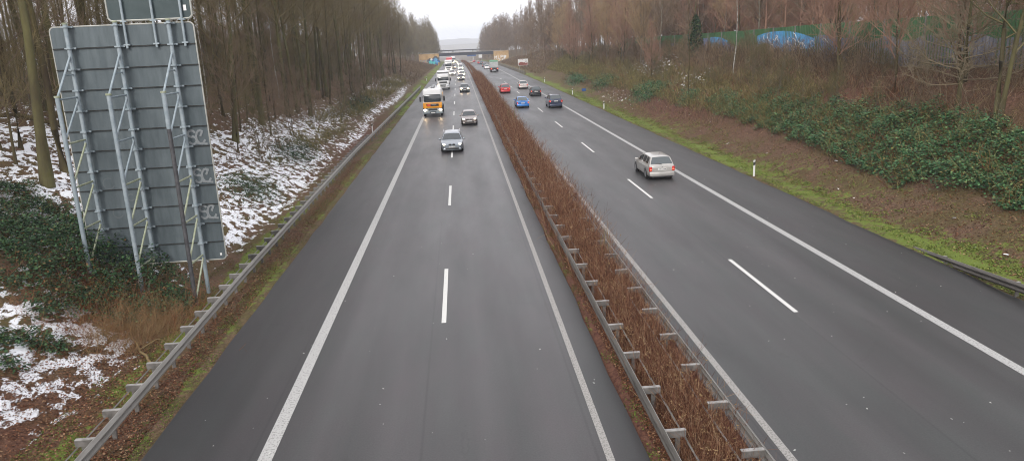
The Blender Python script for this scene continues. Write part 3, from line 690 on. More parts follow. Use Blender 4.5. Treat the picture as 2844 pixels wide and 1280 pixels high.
for k, (x, y, rx, ry, nn, lb) in enumerate([(22.9, 90, 1.6, 4.5, 9000, 'round green bramble patch on the right bank near the blue wall'), (21.6, 138, 1.3, 8, 6000, 'farthest green bramble patch low on the right bank'), (22.6, 117, 1.4, 6, 7000, 'middle green bramble patch low on the right bank'), (-12.9, 58, 1.5, 4.5, 4200, 'green ivy patch on the left bank above the guardrail'), (-13.6, 103, 1.2, 9, 5500, 'dull green ivy patch on the far left bank'), (-12.6, 44, 1.6, 3.4, 3000, 'small ivy patches in the snow beside the sign'), (23.2, 75.5, .9, 2.2, 2500, 'dark ivy round the foot of the slender mossy tree')]):
    P = np.column_stack([rs.normal(x, rx*.55, nn), rs.normal(y, ry*.55, nn)])
    leaves('bramble_patch', M['ivy'] if x < 0 else M['ivyblue'], P, .055 if y < 60 else .10, .9, lb, 60+k, 'brambles', lambda P, r: r.uniform(.03, .75 if x > 0 else .35, len(P))*np.clip(1.2-((P[:, 0]-x)/rx)**2, .1, 1))
# fallen leaves and moss
def pl(x0, x1, y0, y1, n, pw=1.6, clump=None):
    P = np.column_stack([rs.uniform(x0, x1, n), y0+(y1-y0)*rs.rand(n)**pw])
    if clump is None: return P
    x, y = P.T; w = np.sin(x*3.1+y*.9)*np.sin(y*1.3-x*1.7)+.6*np.sin(y*3.7+x*5)*np.sin(y*.45)+rs.normal(0, .35, n)
    return P[w > clump]
leaves('fallen_leaves', M['litter'], np.concatenate([pl(3.75, 4.35, 10, 60, 26000), pl(4.3, 5.6, 10, 50, 12000)]), .030, .9, 'red brown fallen leaves under the median rail', 71, 'leaves', lambda P, r: r.uniform(0, .06, len(P)))
leaves('fallen_leaves', M['litter'], np.concatenate([pl(-8.75, -7.9, 13, 60, 16000), pl(-12.5, -9.2, 13, 22, 12000, 1.), pl(-13, -9.4, 22, 90, 9000)]), .030, .9, 'brown fallen leaves beside and behind the left guardrail', 72, 'leaves', lambda P, r: r.uniform(0, .06, len(P)))
leaves('fallen_leaves', M['litter'], np.concatenate([pl(18.6, 22.5, 16, 100, 26000, 1.2), pl(25.5, 30, 24, 70, 14000, 1.)]), .042, .9, 'brown fallen leaves on the right bank', 73, 'leaves', lambda P, r: r.uniform(0, .06, len(P)))
leaves('moss_tufts', M['moss'], np.concatenate([pl(-8.4, -7.62, 13, 110, 26000, 1.6, .1), pl(-10.6, -8.9, 14, 60, 22000, 1.6, .0)]), .022, 1.3, 'green moss and grass tufts along the left guardrail', 74, 'moss', lambda P, r: r.uniform(0, .05, len(P)))
leaves('moss_tufts', M['moss'], pl(3.55, 3.9, 11, 80, 9000, 1.6, .2), .024, 1.3, 'green moss strip beside the left carriageway in the median', 75, 'moss', lambda P, r: r.uniform(0, .05, len(P)))
leaves('grass_tufts', M['grass'], np.concatenate([pl(17.5, 19.3, 20, 130, 42000, 1.2, .0), pl(18.8, 21, 20, 130, 26000, 1.2, .65)]), .040, 1.4, 'bright green grass verge along the right carriageway', 76, 'grass', lambda P, r: r.uniform(0, .07, len(P)))
# snow clods on the right bank
P = np.concatenate([np.column_stack([rs.normal(26.4, 1.0, 480), rs.normal(102, 5, 480)]), np.column_stack([rs.normal(24.9, .7, 120), rs.normal(80, 2.6, 120)]), np.column_stack([rs.normal(20.9, .8, 90), rs.normal(100, 6, 90)]), pl(19.3, 24, 18, 90, 34)])
leaves('snow_remnants', M['snow'], P, .11, .5, 'last white snow scraps scattered on the right bank', 77, 'snow', lambda P, r: np.where(P[:, 0] > 23.5, r.uniform(.3, 1.2, len(P)), r.uniform(.03, .12, len(P))))

# ------------------------------------------------------------------ guardrails
W_PROF = [(.0, -.155), (.035, -.13), (.075, -.09), (.075, -.06), (.01, -.015), (.01, .015), (.075, .06), (.075, .09), (.035, .13), (.0, .155)]
def rail_strip(mb, path, side, zc=.60):
    vs = []; fs = []; n = len(W_PROF)
    for x, y, dz in path:
        for t in (0, 1):
            for a, b in W_PROF: vs.append((x+side*(a-t*.006), y, zc+b+dz-float(dZ(y))))
    N = len(path)
    for i in range(N-1):
        for t in (0, 1):
            for k in range(n-1):
                a = (i*2+t)*n+k; b = ((i+1)*2+t)*n+k; fs.append((a, a+1, b+1, b))
        a = i*2*n; b = (i+1)*2*n
        fs += [(a, b, b+n, a+n), (a+n-1, a+2*n-1, b+2*n-1, b+n-1)]
    for f in fs:
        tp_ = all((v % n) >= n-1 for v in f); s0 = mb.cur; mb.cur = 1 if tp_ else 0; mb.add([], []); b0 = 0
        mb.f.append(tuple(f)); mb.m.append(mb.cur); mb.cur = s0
    mb.v += vs
def guardrail(name, label, pathf, side, y0, y1, step, reach, yfull, dzf=lambda y: 0, posts_to=400, band=True, face='rail'):
    root = empty(name, (float(pathf(y0)), y0, 0), label=label, cat='guardrail')
    inv = Vector((-float(pathf(y0)), -y0, 0))
    def bld(mb, nm, m, **k):
        mb.v = [(v[0]+inv[0], v[1]+inv[1], v[2]) for v in mb.v]; return mb.build(nm, m, root, **k)
    mb = MB(); Y = list(np.arange(y0, y1, 2.))+[y1]
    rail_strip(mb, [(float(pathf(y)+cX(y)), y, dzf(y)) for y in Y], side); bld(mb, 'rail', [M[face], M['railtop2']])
    if band:
        mb = MB(); Yb = [y for y in Y if y <= yfull+1]
        mb.tube([(float(pathf(y))-side*(reach+.02), y, .53+dzf(y)) for y in Yb], .022, 4); bld(mb, 'rear_strip', M['rail'])
    y = y0+.6; n = 0; st = MB()
    while y < min(y1, posts_to):
        full = y <= yfull; x = float(pathf(y)+cX(y)); mb = MB() if n < 99 else st; dz = dzf(y)-float(dZ(y))
        if full:
            cx = x-side*(reach/2+.015)
            mb.cur = 0; mb.box(cx, y, .745+dz, reach, .10, .012); mb.cur = 1
            mb.box(cx, y-.045, .665+dz, reach, .012, .145); mb.box(cx-side*reach*.12, y+.02, .30+dz, .10, .055, .86)
        else:
            mb.cur = 1; mb.box(x-side*.08, y, .35+dz, .12, .06, .8)
        if n < 99:
            mb.v = [(v[0]+inv[0], v[1]+inv[1], v[2]) for v in mb.v]
            if n == 0: pass
            mb.build('post', [M['railtop'], M['post']], root)
        n += 1; y += step if full else max(step, 2.)
    if st.v:
        bld(st, 'far_posts', [M['railtop'], M['post']]); root.children[-1]['kind'] = 'stuff'
    return root
guardrail('guardrail', 'long steel guardrail along the hard shoulder beside the snowy bank', lambda y: np.interp(y, [8, 16, 28, 60, 110, 157], [-8.25, -8.32, -8.55, -8.75, -8.35, -8.0]), 1, 9.2, 156, 1.333, .40, 72)
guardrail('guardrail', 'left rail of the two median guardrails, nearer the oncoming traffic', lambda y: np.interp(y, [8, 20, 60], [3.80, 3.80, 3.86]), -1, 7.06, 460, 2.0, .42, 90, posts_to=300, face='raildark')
guardrail('guardrail', 'right rail of the two median guardrails, beside the departing traffic', lambda y: np.interp(y, [8, 60], [5.52, 5.50]), 1, 8.1, 460, 2.0, .46, 90, posts_to=300)
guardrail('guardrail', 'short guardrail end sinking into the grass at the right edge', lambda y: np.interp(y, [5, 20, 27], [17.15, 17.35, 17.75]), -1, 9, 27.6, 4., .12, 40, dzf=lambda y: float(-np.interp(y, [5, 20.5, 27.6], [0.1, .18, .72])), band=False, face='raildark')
mb = MB(); Y = list(np.arange(206, 330, 4.))
for i in range(len(Y)-1):
    a, b = Y[i], Y[i+1]; xa, xb = [float(np.interp(t, [206, 240, 330], [17.9, 17.6, 17.3])+cX(t)) for t in (a, b)]; za, zb = -float(dZ(a)), -float(dZ(b))
    vs = [(xa-.18, a, za-.1), (xa+.22, a, za-.1), (xa+.1, a, za+.85), (xa-.1, a, za+.85), (xb-.18, b, zb-.1), (xb+.22, b, zb-.1), (xb+.1, b, zb+.85), (xb-.1, b, zb+.85)]
    mb.add(vs, [(0, 3, 7, 4), (3, 2, 6, 7), (2, 1, 5, 6)]+([(0, 1, 2, 3)] if i == 0 else []))
mb.build('concrete_barrier', M['barrier'], label='low weathered barrier wall along the far right shoulder', cat='barrier')

# ------------------------------------------------------------------ road sign seen from behind
def arc_pts(x0, z0, x1, z1, r, n=5):
    out = []
    for cx, cz, a0 in ((x1-r, z1-r, 0), (x0+r, z1-r, 90), (x0+r, z0+r, 180), (x1-r, z0+r, 270)):
        for k in range(n+1):
            a = R(a0+90*k/n); out.append((cx+r*math.cos(a), cz+r*math.sin(a)))
    return out
def plate(mb, pts, y0, y1):
    n = len(pts); vs = [(x, y0, z) for x, z in pts]+[(x, y1, z) for x, z in pts]
    mb.add(vs, [tuple(range(n)), tuple(range(n, 2*n))[::-1]]+[(k, (k+1) % n, n+(k+1) % n, n+k) for k in range(n)])
sg = empty('direction_sign', (-11.6, 27.5, 0), label='tall grey back of a motorway direction sign on three braced steel frames', cat='road sign')
def sgb(mb, nm, m, par=None, **k):
    mb.v = [(v[0]+11.6, v[1]-27.5, v[2]) for v in mb.v]
    return mb.build(nm, m, par or sg, **k)
X0, X1, Z0, Z1 = -13.98, -9.12, 1.22, 9.80
mb = MB(); plate(mb, arc_pts(X0, Z0, X1, Z1, .16), 27.60, 27.64); panel = sgb(mb, 'panel', M['panel'])
mb = MB(); mb.tube([(x, 27.615, z) for x, z in arc_pts(X0, Z0, X1, Z1, .16)+[arc_pts(X0, Z0, X1, Z1, .16)[0]]], .028, 6); sgb(mb, 'rim', M['rim'], panel)
for k in range(1, 12):
    z = Z1-(Z1-Z0)*k/12; mb = MB(); mb.cur = 0; mb.box((X0+X1)/2, 27.575, z-.012, X1-X0-.04, .05, .035)
    mb.cur = 1; mb.box((X0+X1)/2, 27.57, z+.010, X1-X0-.04, .06, .008)
    sgb(mb, 'seam', [M['seam'], M['panel']], panel)
mb = MB(); plate(mb, arc_pts(-11.95, 9.93, -9.12, 10.78, .14), 27.60, 27.64); tp = sgb(mb, 'top_panel', M['panel2'])
mb = MB(); q = arc_pts(-11.95, 9.93, -9.12, 10.78, .14); mb.tube([(x, 27.61, z) for x, z in q+[q[0]]], .035, 6); sgb(mb, 'rim', M['rim'], tp)
for x in (-11.42, -10.42, -9.45):
    mb = MB(); mb.tube([(x, 27.50, 9.0), (x, 27.50, 10.7)], .045, 8); sgb(mb, 'short_post', M['galv'], smooth=50)
    mb = MB()
    for z in (9.90, 9.12): mb.box(x, 27.52, z, .20, .12, .05)
    sgb(mb, 'clamp', M['galv'])
for x, zb, dk in ((-13.32, 1.6, 0), (-11.66, .6, 0), (-9.88, -.2, 1)):
    y = 27.38
    mb = MB(); mb.tube([(x, y, zb+(1.2 if not dk else 0)), (x, y, 6.2 if x > -13 else 5.), (x, y, 9.87)], .072, 12); sgb(mb, 'front_post', M['galv'], smooth=50)
    mb = MB(); mb.tube([(x, y, 9.87), (x, y, 9.93)], .09, 12); sgb(mb, 'post_cap', M['galv_moss'], smooth=50)
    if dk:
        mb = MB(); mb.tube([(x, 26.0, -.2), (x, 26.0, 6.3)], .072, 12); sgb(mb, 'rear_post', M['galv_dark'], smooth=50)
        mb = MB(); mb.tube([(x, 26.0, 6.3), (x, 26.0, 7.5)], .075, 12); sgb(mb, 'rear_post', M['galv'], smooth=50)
    else:
        mb = MB(); mb.tube([(x, 26.0, zb-.2), (x, 26.0, 7.5)], .072, 12); sgb(mb, 'rear_post', M['galv'], smooth=50)
    mb = MB(); mb.tube([(x, 26.0, 7.5), (x, 26.0, 7.56)], .095, 12); sgb(mb, 'post_cap', M['galv_moss'], smooth=50)
    zs = [7.43, 5.95, 4.46, 3.0, 1.5]
    mb = MB(); mb.tube([(x, y, 8.85), (x, 26.05, 7.52)], .04, 8); sgb(mb, 'brace', M['galv'], smooth=50)
    mb = MB(); mb.tube([(x, y, 8.2), (x, y-.55, 8.2)], .03, 6); sgb(mb, 'strut', M['galv'], smooth=50)
    for k, z in enumerate(zs):
        if z < zb: continue
        mm = M['galv_moss'] if (k >= 2 or (x < -13 and k >= 1)) else M['galv']
        mb = MB(); mb.tube([(x, y, z), (x, 26.0, z)], .035, 8); sgb(mb, 'strut', mm, smooth=50)
        if z-1.3 > zb-1: mb = MB(); mb.tube([(x, y, z-.08), (x, 26.02, max(z-1.35, -.1))], .035, 8); sgb(mb, 'brace', mm, smooth=50)
    for k in range(0, 12):
        z = Z1-(Z1-Z0)*k/12-.01
        if z < zb+1: continue
        mb = MB(); mb.box(x, 27.53, z, .34, .09, .06); mb.box(x, 27.36, z, .20, .20, .045); sgb(mb, 'clamp', M['galv'])
mb = MB(); mb.box(-9.33, 27.595, 10.28, .10, .006, .19); sgb(mb, 'sticker', M['white'])
mb = MB(); mb.box(-9.30, 27.595, 1.42, .07, .006, .09); sgb(mb, 'sticker', M['white'])
# spray writing: strokes as thin ribbons lying on the panel
def strokes(mb, paths, ox, oz, s, y, w):
    for p in paths:
        pts = [(ox+a*s, oz+b*s) for a, b in p]
        for (a, b), (c, d) in zip(pts[:-1], pts[1:]):
            dx, dz = c-a, d-b; L = math.hypot(dx, dz) or 1e-6; nx_, nz_ = -dz/L*w/2, dx/L*w/2; ex, ez = dx/L*w*.4, dz/L*w*.4
            mb.add([(a-ex+nx_, y, b-ez+nz_), (c+ex+nx_, y, d+ez+nz_), (c+ex-nx_, y, d+ez-nz_), (a-ex-nx_, y, b-ez-nz_)], [(0, 1, 2, 3)])
            y -= .0006
def curve(cx, cz, rx, rz, a0, a1, n=10): return [(cx+rx*math.cos(R(a0+(a1-a0)*k/n)), cz+rz*math.sin(R(a0+(a1-a0)*k/n))) for k in range(n+1)]
SC_ = [curve(.25, .75, .24, .22, 30, 260)+curve(.30, .30, .24, .26, 80, -150), curve(.85, .50, .30, .46, 60, 330), [(1.0, .9), (.86, .60)], [(.62, .1), (1.2, .02)]]
for kk, z in enumerate((5.60, 4.20, 2.85)):
    mb = MB(); strokes(mb, SC_, -9.86+.01*kk, z-.05, .52, 27.592, .075); sgb(mb, 'graffiti', M['chalk'])
mb = MB()
for cx, cz, r in ((-12.9, 4.3, .2), (-12.75, 3.2, .18), (-12.2, 3.75, .12)): strokes(mb, [curve(cx, cz, r, r, 60, 330)], 0, 0, 1, 27.592, .04)
sgb(mb, 'faint_graffiti', M['chalk_faint'])

# ------------------------------------------------------------------ vehicles
def interp(x, pts): return float(np.interp(x, [p[0] for p in pts], [p[1] for p in pts]))
def make_wheel(root, x, y, r, w, side):
    mb = MB(); mb.lathe([(-w/2, r*.86), (-w/2+.03, r), (w/2-.03, r), (w/2, r*.86)], 20, 'x', (x, y, r)); wh = mb.build('wheel', M['tyre'], root, smooth=35)
    mb = MB(); xo = x+side*(w/2+.004); mb.lathe([(-.004, r*.64), (.006, r*.60), (.0, r*.18)], 16, 'x', (xo, y, r)); mb.build('hubcap', M['rimw'], wh, smooth=35)
    return wh
def make_car(label, x, y, paint, kind='hatch', away=False, L=4.3, Wd=1.76, H=1.46, lamp=None, tail='tail', face='plain', roofrail=False, paint2=None, rz=0, low=False, glass='glass', scl=1.):
    # body lofted from cross-sections; +Y is the nose
    name = {'van': 'minivan', 'wagon': 'estate_car', 'hatch': 'hatchback_car', 'sedan': 'sedan_car', 'suv': 'suv_car'}[kind]
    hl = L/2; w = Wd/2
    bel = H*.62; hood = H*.60
    if kind == 'wagon': y_w0, y_w1, y_r0, y_r1, y_e = hl*.50, hl*.16, -hl*.80, -hl*.955, -hl*.99
    elif kind == 'sedan': y_w0, y_w1, y_r0, y_r1, y_e = hl*.44, hl*.10, -hl*.36, -hl*.68, -hl*.99
    elif kind == 'van': y_w0, y_w1, y_r0, y_r1, y_e = hl*.66, hl*.28, -hl*.86, -hl*.965, -hl*.99
    else: y_w0, y_w1, y_r0, y_r1, y_e = hl*.48, hl*.12, -hl*.68, -hl*.93, -hl*.99
    trunk = bel+.02 if kind == 'sedan' else bel-.02
    top = [(-hl, bel*.86), (y_e, bel*.97 if kind != 'sedan' else bel), (y_r1, trunk), (y_r0, H-.05), (y_r0+.25, H-.015), (0-.1, H), (y_w1, H-.07), (y_w0, bel+.02), (hl*.80, hood-.06), (hl*.93, hood-.15), (hl, hood-.24)]
    wid = [(-hl, w*.86), (-hl*.95, w*.95), (-hl*.75, w), (hl*.6, w), (hl*.86, w*.94), (hl*.96, w*.83), (hl, w*.72)]
    belt = [(-hl, bel*.80), (-hl*.9, bel), (0, bel-.03), (y_w0, bel-.05), (hl*.8, hood-.12), (hl*.95, hood-.22), (hl, hood-.28)]
    def ring(yy):
        W_ = interp(yy, wid); T = interp(yy, top); B = min(interp(yy, belt), T-.012); gh = max(T-B, 0)
        s = min(1, gh/.35); ww = W_-.05*s-.03; rw = max(ww-.36*max(gh-.05, 0), .3)
        zb = .20+.10*max(0, (abs(yy)-hl*.86)/(hl*.14))
        return [(0, zb), (W_*.86, zb), (W_-.02, zb+.10), (W_+.005, .52*bel/.9), (W_-.012, B-.09), (ww, B), (rw+.02, B+(T-B)*(.86 if s > .5 else .5)), (rw-.07, T-.022*s-.004), (rw*.5, T-.004), (0, T)]
    st = sorted(set([-hl, -hl*.985, -hl*.95, hl*.985, hl*.96, hl*.93, y_e, y_r1, y_r0, y_r0+.25, y_w1, y_w0, y_w1+.12, y_w0-.12]+[round(v, 3) for v in np.linspace(-hl*.92, hl*.9, 22)]+[hl]))
    mb = MB(); rings = []
    for yy in st:
        r = ring(yy); full = [(px, yy, pz) for px, pz in r]+[(-px, yy, pz) for px, pz in r[-2:0:-1]]; rings.append(full)
    n = len(rings[0]); vs = [p for rg_ in rings for p in rg_]
    fs = [(i*n+k, i*n+(k+1) % n, (i+1)*n+(k+1) % n, (i+1)*n+k) for i in range(len(st)-1) for k in range(n)]
    fs += [tuple(range(n))[::-1], tuple((len(st)-1)*n+k for k in range(n))]
    mb.add(vs, fs)
    root = empty(name, (x+float(cX(y)), y, -float(dZ(y))+.006), 0 if away else math.pi, label=label, cat='car')
    root.rotation_euler = (0, 0, (0 if away else math.pi)+rz); root.location.y = y+(hl if True else 0); root.scale = (scl, scl, scl)
    body = mb.build('body', paint, root, smooth=32)
    def patch(nm, y0, y1, v0, v1, m, off, ny=4, nv=3, mirror=False, full=False, par=None):
        # piece of the lofted skin lifted by off
        def P(yy, v, sgn):
            r = ring(yy); i = min(int(v), len(r)-2); f = v-i; return Vector((sgn*(r[i][0]*(1-f)+r[i+1][0]*f), yy, r[i][1]*(1-f)+r[i+1][1]*f))
        g = []
        if full:
            vv = [(v0+(9-v0)*k/nv, 1) for k in range(nv+1)]+[(9-(9-v0)*k/nv, -1) for k in range(1, nv+1)]
        else: vv = [(v0+(v1-v0)*k/nv, mirror) for k in range(nv+1)]
        for a in range(ny+1):
            yy = y0+(y1-y0)*a/ny; g.append([P(yy, v, s_) for v, s_ in vv])
        m_ = MB(); V = []; N_ = len(vv)
        for a in range(ny+1):
            for b in range(N_):
                e1 = g[min(a+1, ny)][b]-g[max(a-1, 0)][b]; e2 = g[a][min(b+1, N_-1)]-g[a][max(b-1, 0)]
                nn = e1.cross(e2); nn = nn.normalized() if nn.length > 1e-9 else Vector((0, 0, 1))
                ctr = Vector((0, g[a][b].y, .7));
                if nn.dot(g[a][b]-ctr) < 0: nn = -nn
                V.append(g[a][b]+nn*off)
        m_.add(V, [(a*N_+b, a*N_+b+1, (a+1)*N_+b+1, (a+1)*N_+b) for a in range(ny) for b in range(N_-1)])
        return m_.build(nm, m, par or root, smooth=60)
    m_ = MB(); m_.rbox(0, 0, .17, Wd*.80, L*.86, .12, .02, 1); m_.build('underbody_shade', M['trim'], root)  # dark box below the car floor, added to deepen the contact shadow
    G = M[glass]
    patch('windscreen', y_w0-.05, y_w1+.03, 6.7, 9, G, .008, 5, 3, full=True)
    patch('rear_window', y_r1+(.06 if kind != 'sedan' else .05), y_r0-.02, 6.8, 9, M['glass2'] if away else G, .008, 4, 3, full=True)
    ends = {'hatch': -.56, 'sedan': -.40, 'wagon': -.74, 'van': -.80, 'suv': -.60}[kind]
    for sgn in (1, -1):
        yA = y_w0-.30; yB = hl*ends; mids = [yA, (yA+yB)/2+.12, yB] if kind in ('hatch', 'sedan', 'suv') else [yA, yA*.35+yB*.65+.35, yA*.02+yB*.98+.62, yB]
        if kind in ('wagon', 'van'): d3 = (yA-yB); mids = [yA, yA-d3*.40, yA-d3*.74, yB]
        for a, b in zip(mids[:-1], mids[1:]):
            patch('side_window', a-.05, b+.05, 5.14, 5.92, M['glass'], .007, 4, 2, sgn)
        make_wheel(root, sgn*(w-.10), hl*.62, .315, .21, sgn); make_wheel(root, sgn*(w-.10), -hl*.62, .315, .21, sgn)
        for yy in (hl*.62, -hl*.62):
            m_ = MB(); xa = sgn*(w+.007); V = []
            for k in range(13):
                a = R(-12+204*k/12)
                for rr_ in (.30, .375): V.append((xa-sgn*.0, yy+rr_*math.cos(a), .315+rr_*math.sin(a)))
            m_.add(V, [(2*k, 2*k+1, 2*k+3, 2*k+2) for k in range(12)]); m_.build('wheel_arch', M['trim'], root)
        m_ = MB(); m_.rbox(sgn*(w+.09), y_w0-.38, bel+.06, .20, .10, .13, .03); m_.build('mirror', paint if away or kind in ('hatch', 'wagon') else M['trim'], root, smooth=40)
        # lamps
        if lamp is not None:
            hz = hood-.19; m_ = MB(); m_.rbox(sgn*(w*.72), hl*.925, hz, .36, .22, .14, .05); hlm = m_.build('headlight', M['lens'], root, smooth=40)
            m_ = MB(); m_.ell((sgn*(w*.70), hl*.97, hz), (.17 if lamp == 'lamp' else .10, .07, .10 if lamp == 'lamp' else .07)); m_.build('bulb', M[lamp], hlm, smooth=60)  # bright bulbs are oversized, the headlight glare is put into their shape
        tz = bel-.14 if kind != 'sedan' else bel-.13
        if away:
            th = {'wagon': .30, 'van': .22, 'hatch': .22, 'sedan': .18, 'suv': .26}[kind]
            m_ = MB(); m_.rbox(sgn*(w*.83), -hl*.965, tz-(.08 if kind == 'wagon' else .02), .20 if kind != 'van' else .32, .16, th, .04); tl = m_.build('taillight', M[tail], root, smooth=40)
            m_ = MB(); m_.rbox(sgn*(w*.83), -hl*.965-.07, tz-.10, .11, .05, .07, .02); m_.build('tail_bulb', M['taillit'], tl, smooth=40)
    if lamp is not None:
        fz = hood-.33
        if face == 'kidney':
            for sgn in (1, -1): m_ = MB(); m_.ell((sgn*.15, hl+.01, fz+.13), (.135, .06, .07)); m_.build('grille', M['black'], root, smooth=60)
        elif face == 'wide':
            m_ = MB(); m_.rbox(0, hl+.01, fz+.11, .74, .08, .08, .02); m_.build('grille', M['black'], root, smooth=40)
            m_ = MB(); m_.rbox(0, hl+.05, fz+.12, .16, .03, .07, .01); m_.build('badge', M['chrome'], root, smooth=40)
        else:
            m_ = MB(); m_.rbox(0, hl+.005, fz+.09, .72, .08, .14, .02); m_.build('grille', M['black'], root, smooth=40)
        m_ = MB(); m_.rbox(0, hl*.97, .30, Wd*.80, .20, .16, .05); m_.build('front_bumper', paint, root, smooth=40)
        m_ = MB(); m_.rbox(0, hl+.02, .35, Wd*.60, .08, .12, .03); m_.build('air_intake', M['black'], root, smooth=40)
        for sgn in (1, -1): m_ = MB(); m_.ell((sgn*w*.70, hl*.99, .36), (.07, .04, .05)); m_.build('fog_lamp', M['lens'], root, smooth=60)
        m_ = MB(); m_.box(0, hl+.045, .50, .52, .012, .11); pl_ = m_.build('number_plate', M['plate'], root)
        py = hl+.0525
    else:
        m_ = MB(); m_.rbox(0, -hl*.985, .38, Wd*.92, .20, .26, .06); m_.build('rear_bumper', paint2 or paint, root, smooth=40)
        m_ = MB(); m_.rbox(0, -hl*.975, .22, Wd*.76, .18, .10, .03); m_.build('rear_skirt', M['trim'], root, smooth=40)
        m_ = MB(); m_.box(0, -hl-.018, bel-.22 if kind != 'van' else bel-.16, .52, .02, .11); pl_ = m_.build('number_plate', M['plate'], root)
        py = -hl-.030
        m_ = MB(); m_.rbox(0, -hl*.995, bel-.10, .08, .03, .07, .01); m_.build('badge', M['chrome'], root, smooth=40)
    m_ = MB(); zz = .50 if lamp is not None else (bel-.22 if kind != 'van' else bel-.16)
    for k in range(6): m_.box(-.19+.075*k+(0.02 if k > 1 else 0), py, zz, .035, .004, .06)
    m_.build('plate_marks', M['plateink'], pl_)
    if roofrail:
        for sgn in (1, -1):
            m_ = MB(); m_.tube([(sgn*(w-.26), -hl*.7, H-.01), (sgn*(w-.24), -hl*.6, H+.045), (sgn*(w-.24), hl*.02, H+.045), (sgn*(w-.26), hl*.1, H-.04)], .02, 6); m_.build('roof_rail', M['trim'] if away else M['chrome'], root)
    if away:
        m_ = MB(); m_.tube([(0, -hl*.62, H-.02), (0, -hl*.70, H+.16)], [.012, .006], 5); m_.build('antenna', M['trim'], root)
        m_ = MB(); m_.tube([(.02, y_r1-.0, bel+.06), (-.38, (y_r1*.7+y_r0*.3)-.03, bel+.12)], .012, 4); m_.build('rear_wiper', M['trim'], root)
    return root

pm = lambda n, c, metal=.3, rough=.32: mat('paint_'+n, c, rough, metal, coat=.6, c2=tuple(v*.85 for v in c), scale=3)
P_sb = pm('steel_blue', (.23, .26, .295), .5); P_ch = pm('champagne', (.26, .22, .205), .5); P_si = pm('silver', (.43, .42, .40), .35)
P_si2 = pm('pale_silver', (.56, .50, .48), .3); P_dk = pm('dark_grey', (.055, .06, .065)); P_bk = pm('black', (.014, .015, .02)); P_nv = pm('navy', (.018, .028, .065))
P_bl = pm('bright_blue', (.015, .16, .50), .2); P_rd = pm('red', (.46, .012, .018), .1); P_wh = pm('white', (.72, .72, .72), 0.); P_bg = pm('beige', (.45, .38, .30), .2)

# oncoming traffic (left carriageway)
make_car('steel blue estate car with oval twin grille, nearest of the oncoming cars', -.93, 61.3, P_sb, 'wagon', L=4.84, Wd=1.85, H=1.47, lamp='lampdim', face='kidney', roofrail=True)
make_car('champagne hatchback in the inner lane behind the steel blue estate car', .82, 81.8, P_ch, 'hatch', L=4.28, Wd=1.76, H=1.46, lamp='lampdim', face='wide')
make_car('dark grey car with bright headlights beside the tall white tipper lorry', .86, 139, P_dk, 'hatch', L=4.3, Wd=1.76, H=1.5, lamp='lamp')
make_car('small black car with bright headlights, next behind the dark grey car', .40, 186.5, P_bk, 'hatch', L=4.0, Wd=1.7, H=1.5, lamp='lamp')
make_car('silver car with glaring headlights, second behind the dark grey car', .75, 210, P_si, 'sedan', L=4.4, Wd=1.76, H=1.45, lamp='lamp')
make_car('white car with glaring headlights, third behind the dark grey car', .55, 233, P_wh, 'suv', L=4.4, Wd=1.8, H=1.6, lamp='lamp')
make_car('white van-like car with dark grille in the far inner lane', .75, 268, P_wh, 'van', L=4.7, Wd=1.85, H=1.8, lamp='lamp')
make_car('white car with dim bonnet, far up the inner lane before the bridge', .9, 305, P_si, 'hatch', lamp='lamp')
make_car('pale car with its right headlight low, between the two white lorries', -1.9, 222, P_wh, 'hatch', L=4.2, Wd=1.75, H=1.5, lamp='lamp')
make_car('dark small car peeping out beside the second white lorry', -1.9, 292, P_bk, 'hatch', L=4.2, Wd=1.75, H=1.5, lamp='lamp')
for k, (xx, yy) in enumerate([(.9, 345), (.8, 375), (1.1, 410), (.6, 450), (-2.6, 395), (-2.4, 430)]):
    c_ = make_car('tiny pale oncoming car with glowing headlights near the bridge', xx, yy, [P_wh, P_si, P_dk][k % 3], 'hatch', lamp='lamp'); c_['group'] = 'far oncoming cars near the bridge'
# departing traffic (right carriageway)
make_car('silver estate car driving away in the near right lane', 12.08, 44.5, P_si, 'wagon', True, L=4.22, Wd=1.68, H=1.47)
make_car('bright blue sedan driving away in the inner right lane', 8.27, 100.2, P_bl, 'sedan', True, L=4.35, Wd=1.72, H=1.42)
make_car('dark navy minivan with roof rails driving away in the outer lane', 12.4, 97.8, P_nv, 'van', True, L=4.63, Wd=1.81, H=1.72, roofrail=True)
make_car('black hatchback driving away ahead of the navy minivan', 12.2, 121.2, P_bk, 'hatch', True, L=4.0, Wd=1.74, H=1.53, tail='tail')
make_car('red compact car driving away in the inner right lane', 7.9, 131.5, P_rd, 'suv', True, L=4.4, Wd=1.79, H=1.55, roofrail=True)
make_car('pale silver hatchback driving away ahead of the black hatchback', 11.9, 141.4, P_si2, 'hatch', True, L=4.0, Wd=1.7, H=1.5)
make_car('white car partly hidden left of the green-topped tipper lorry', 10.0, 268, P_wh, 'hatch', True)
make_car('dark car ahead of the white car near the green-topped lorry', 10.3, 300, P_dk, 'wagon', True, roofrail=True)
make_car('small red car farther ahead, lower of the two red cars near the bridge', 10.7, 372, P_rd, 'hatch', True)
make_car('tiny red car just under the bridge, farthest red car', 9.9, 440, P_rd, 'hatch', True)
make_car('tiny beige car beside the median near the bridge', 7.6, 405, P_bg, 'sedan', True)
make_car('tiny dark red car right behind the lower small red car', 10.9, 352, P_dk, 'hatch', True)

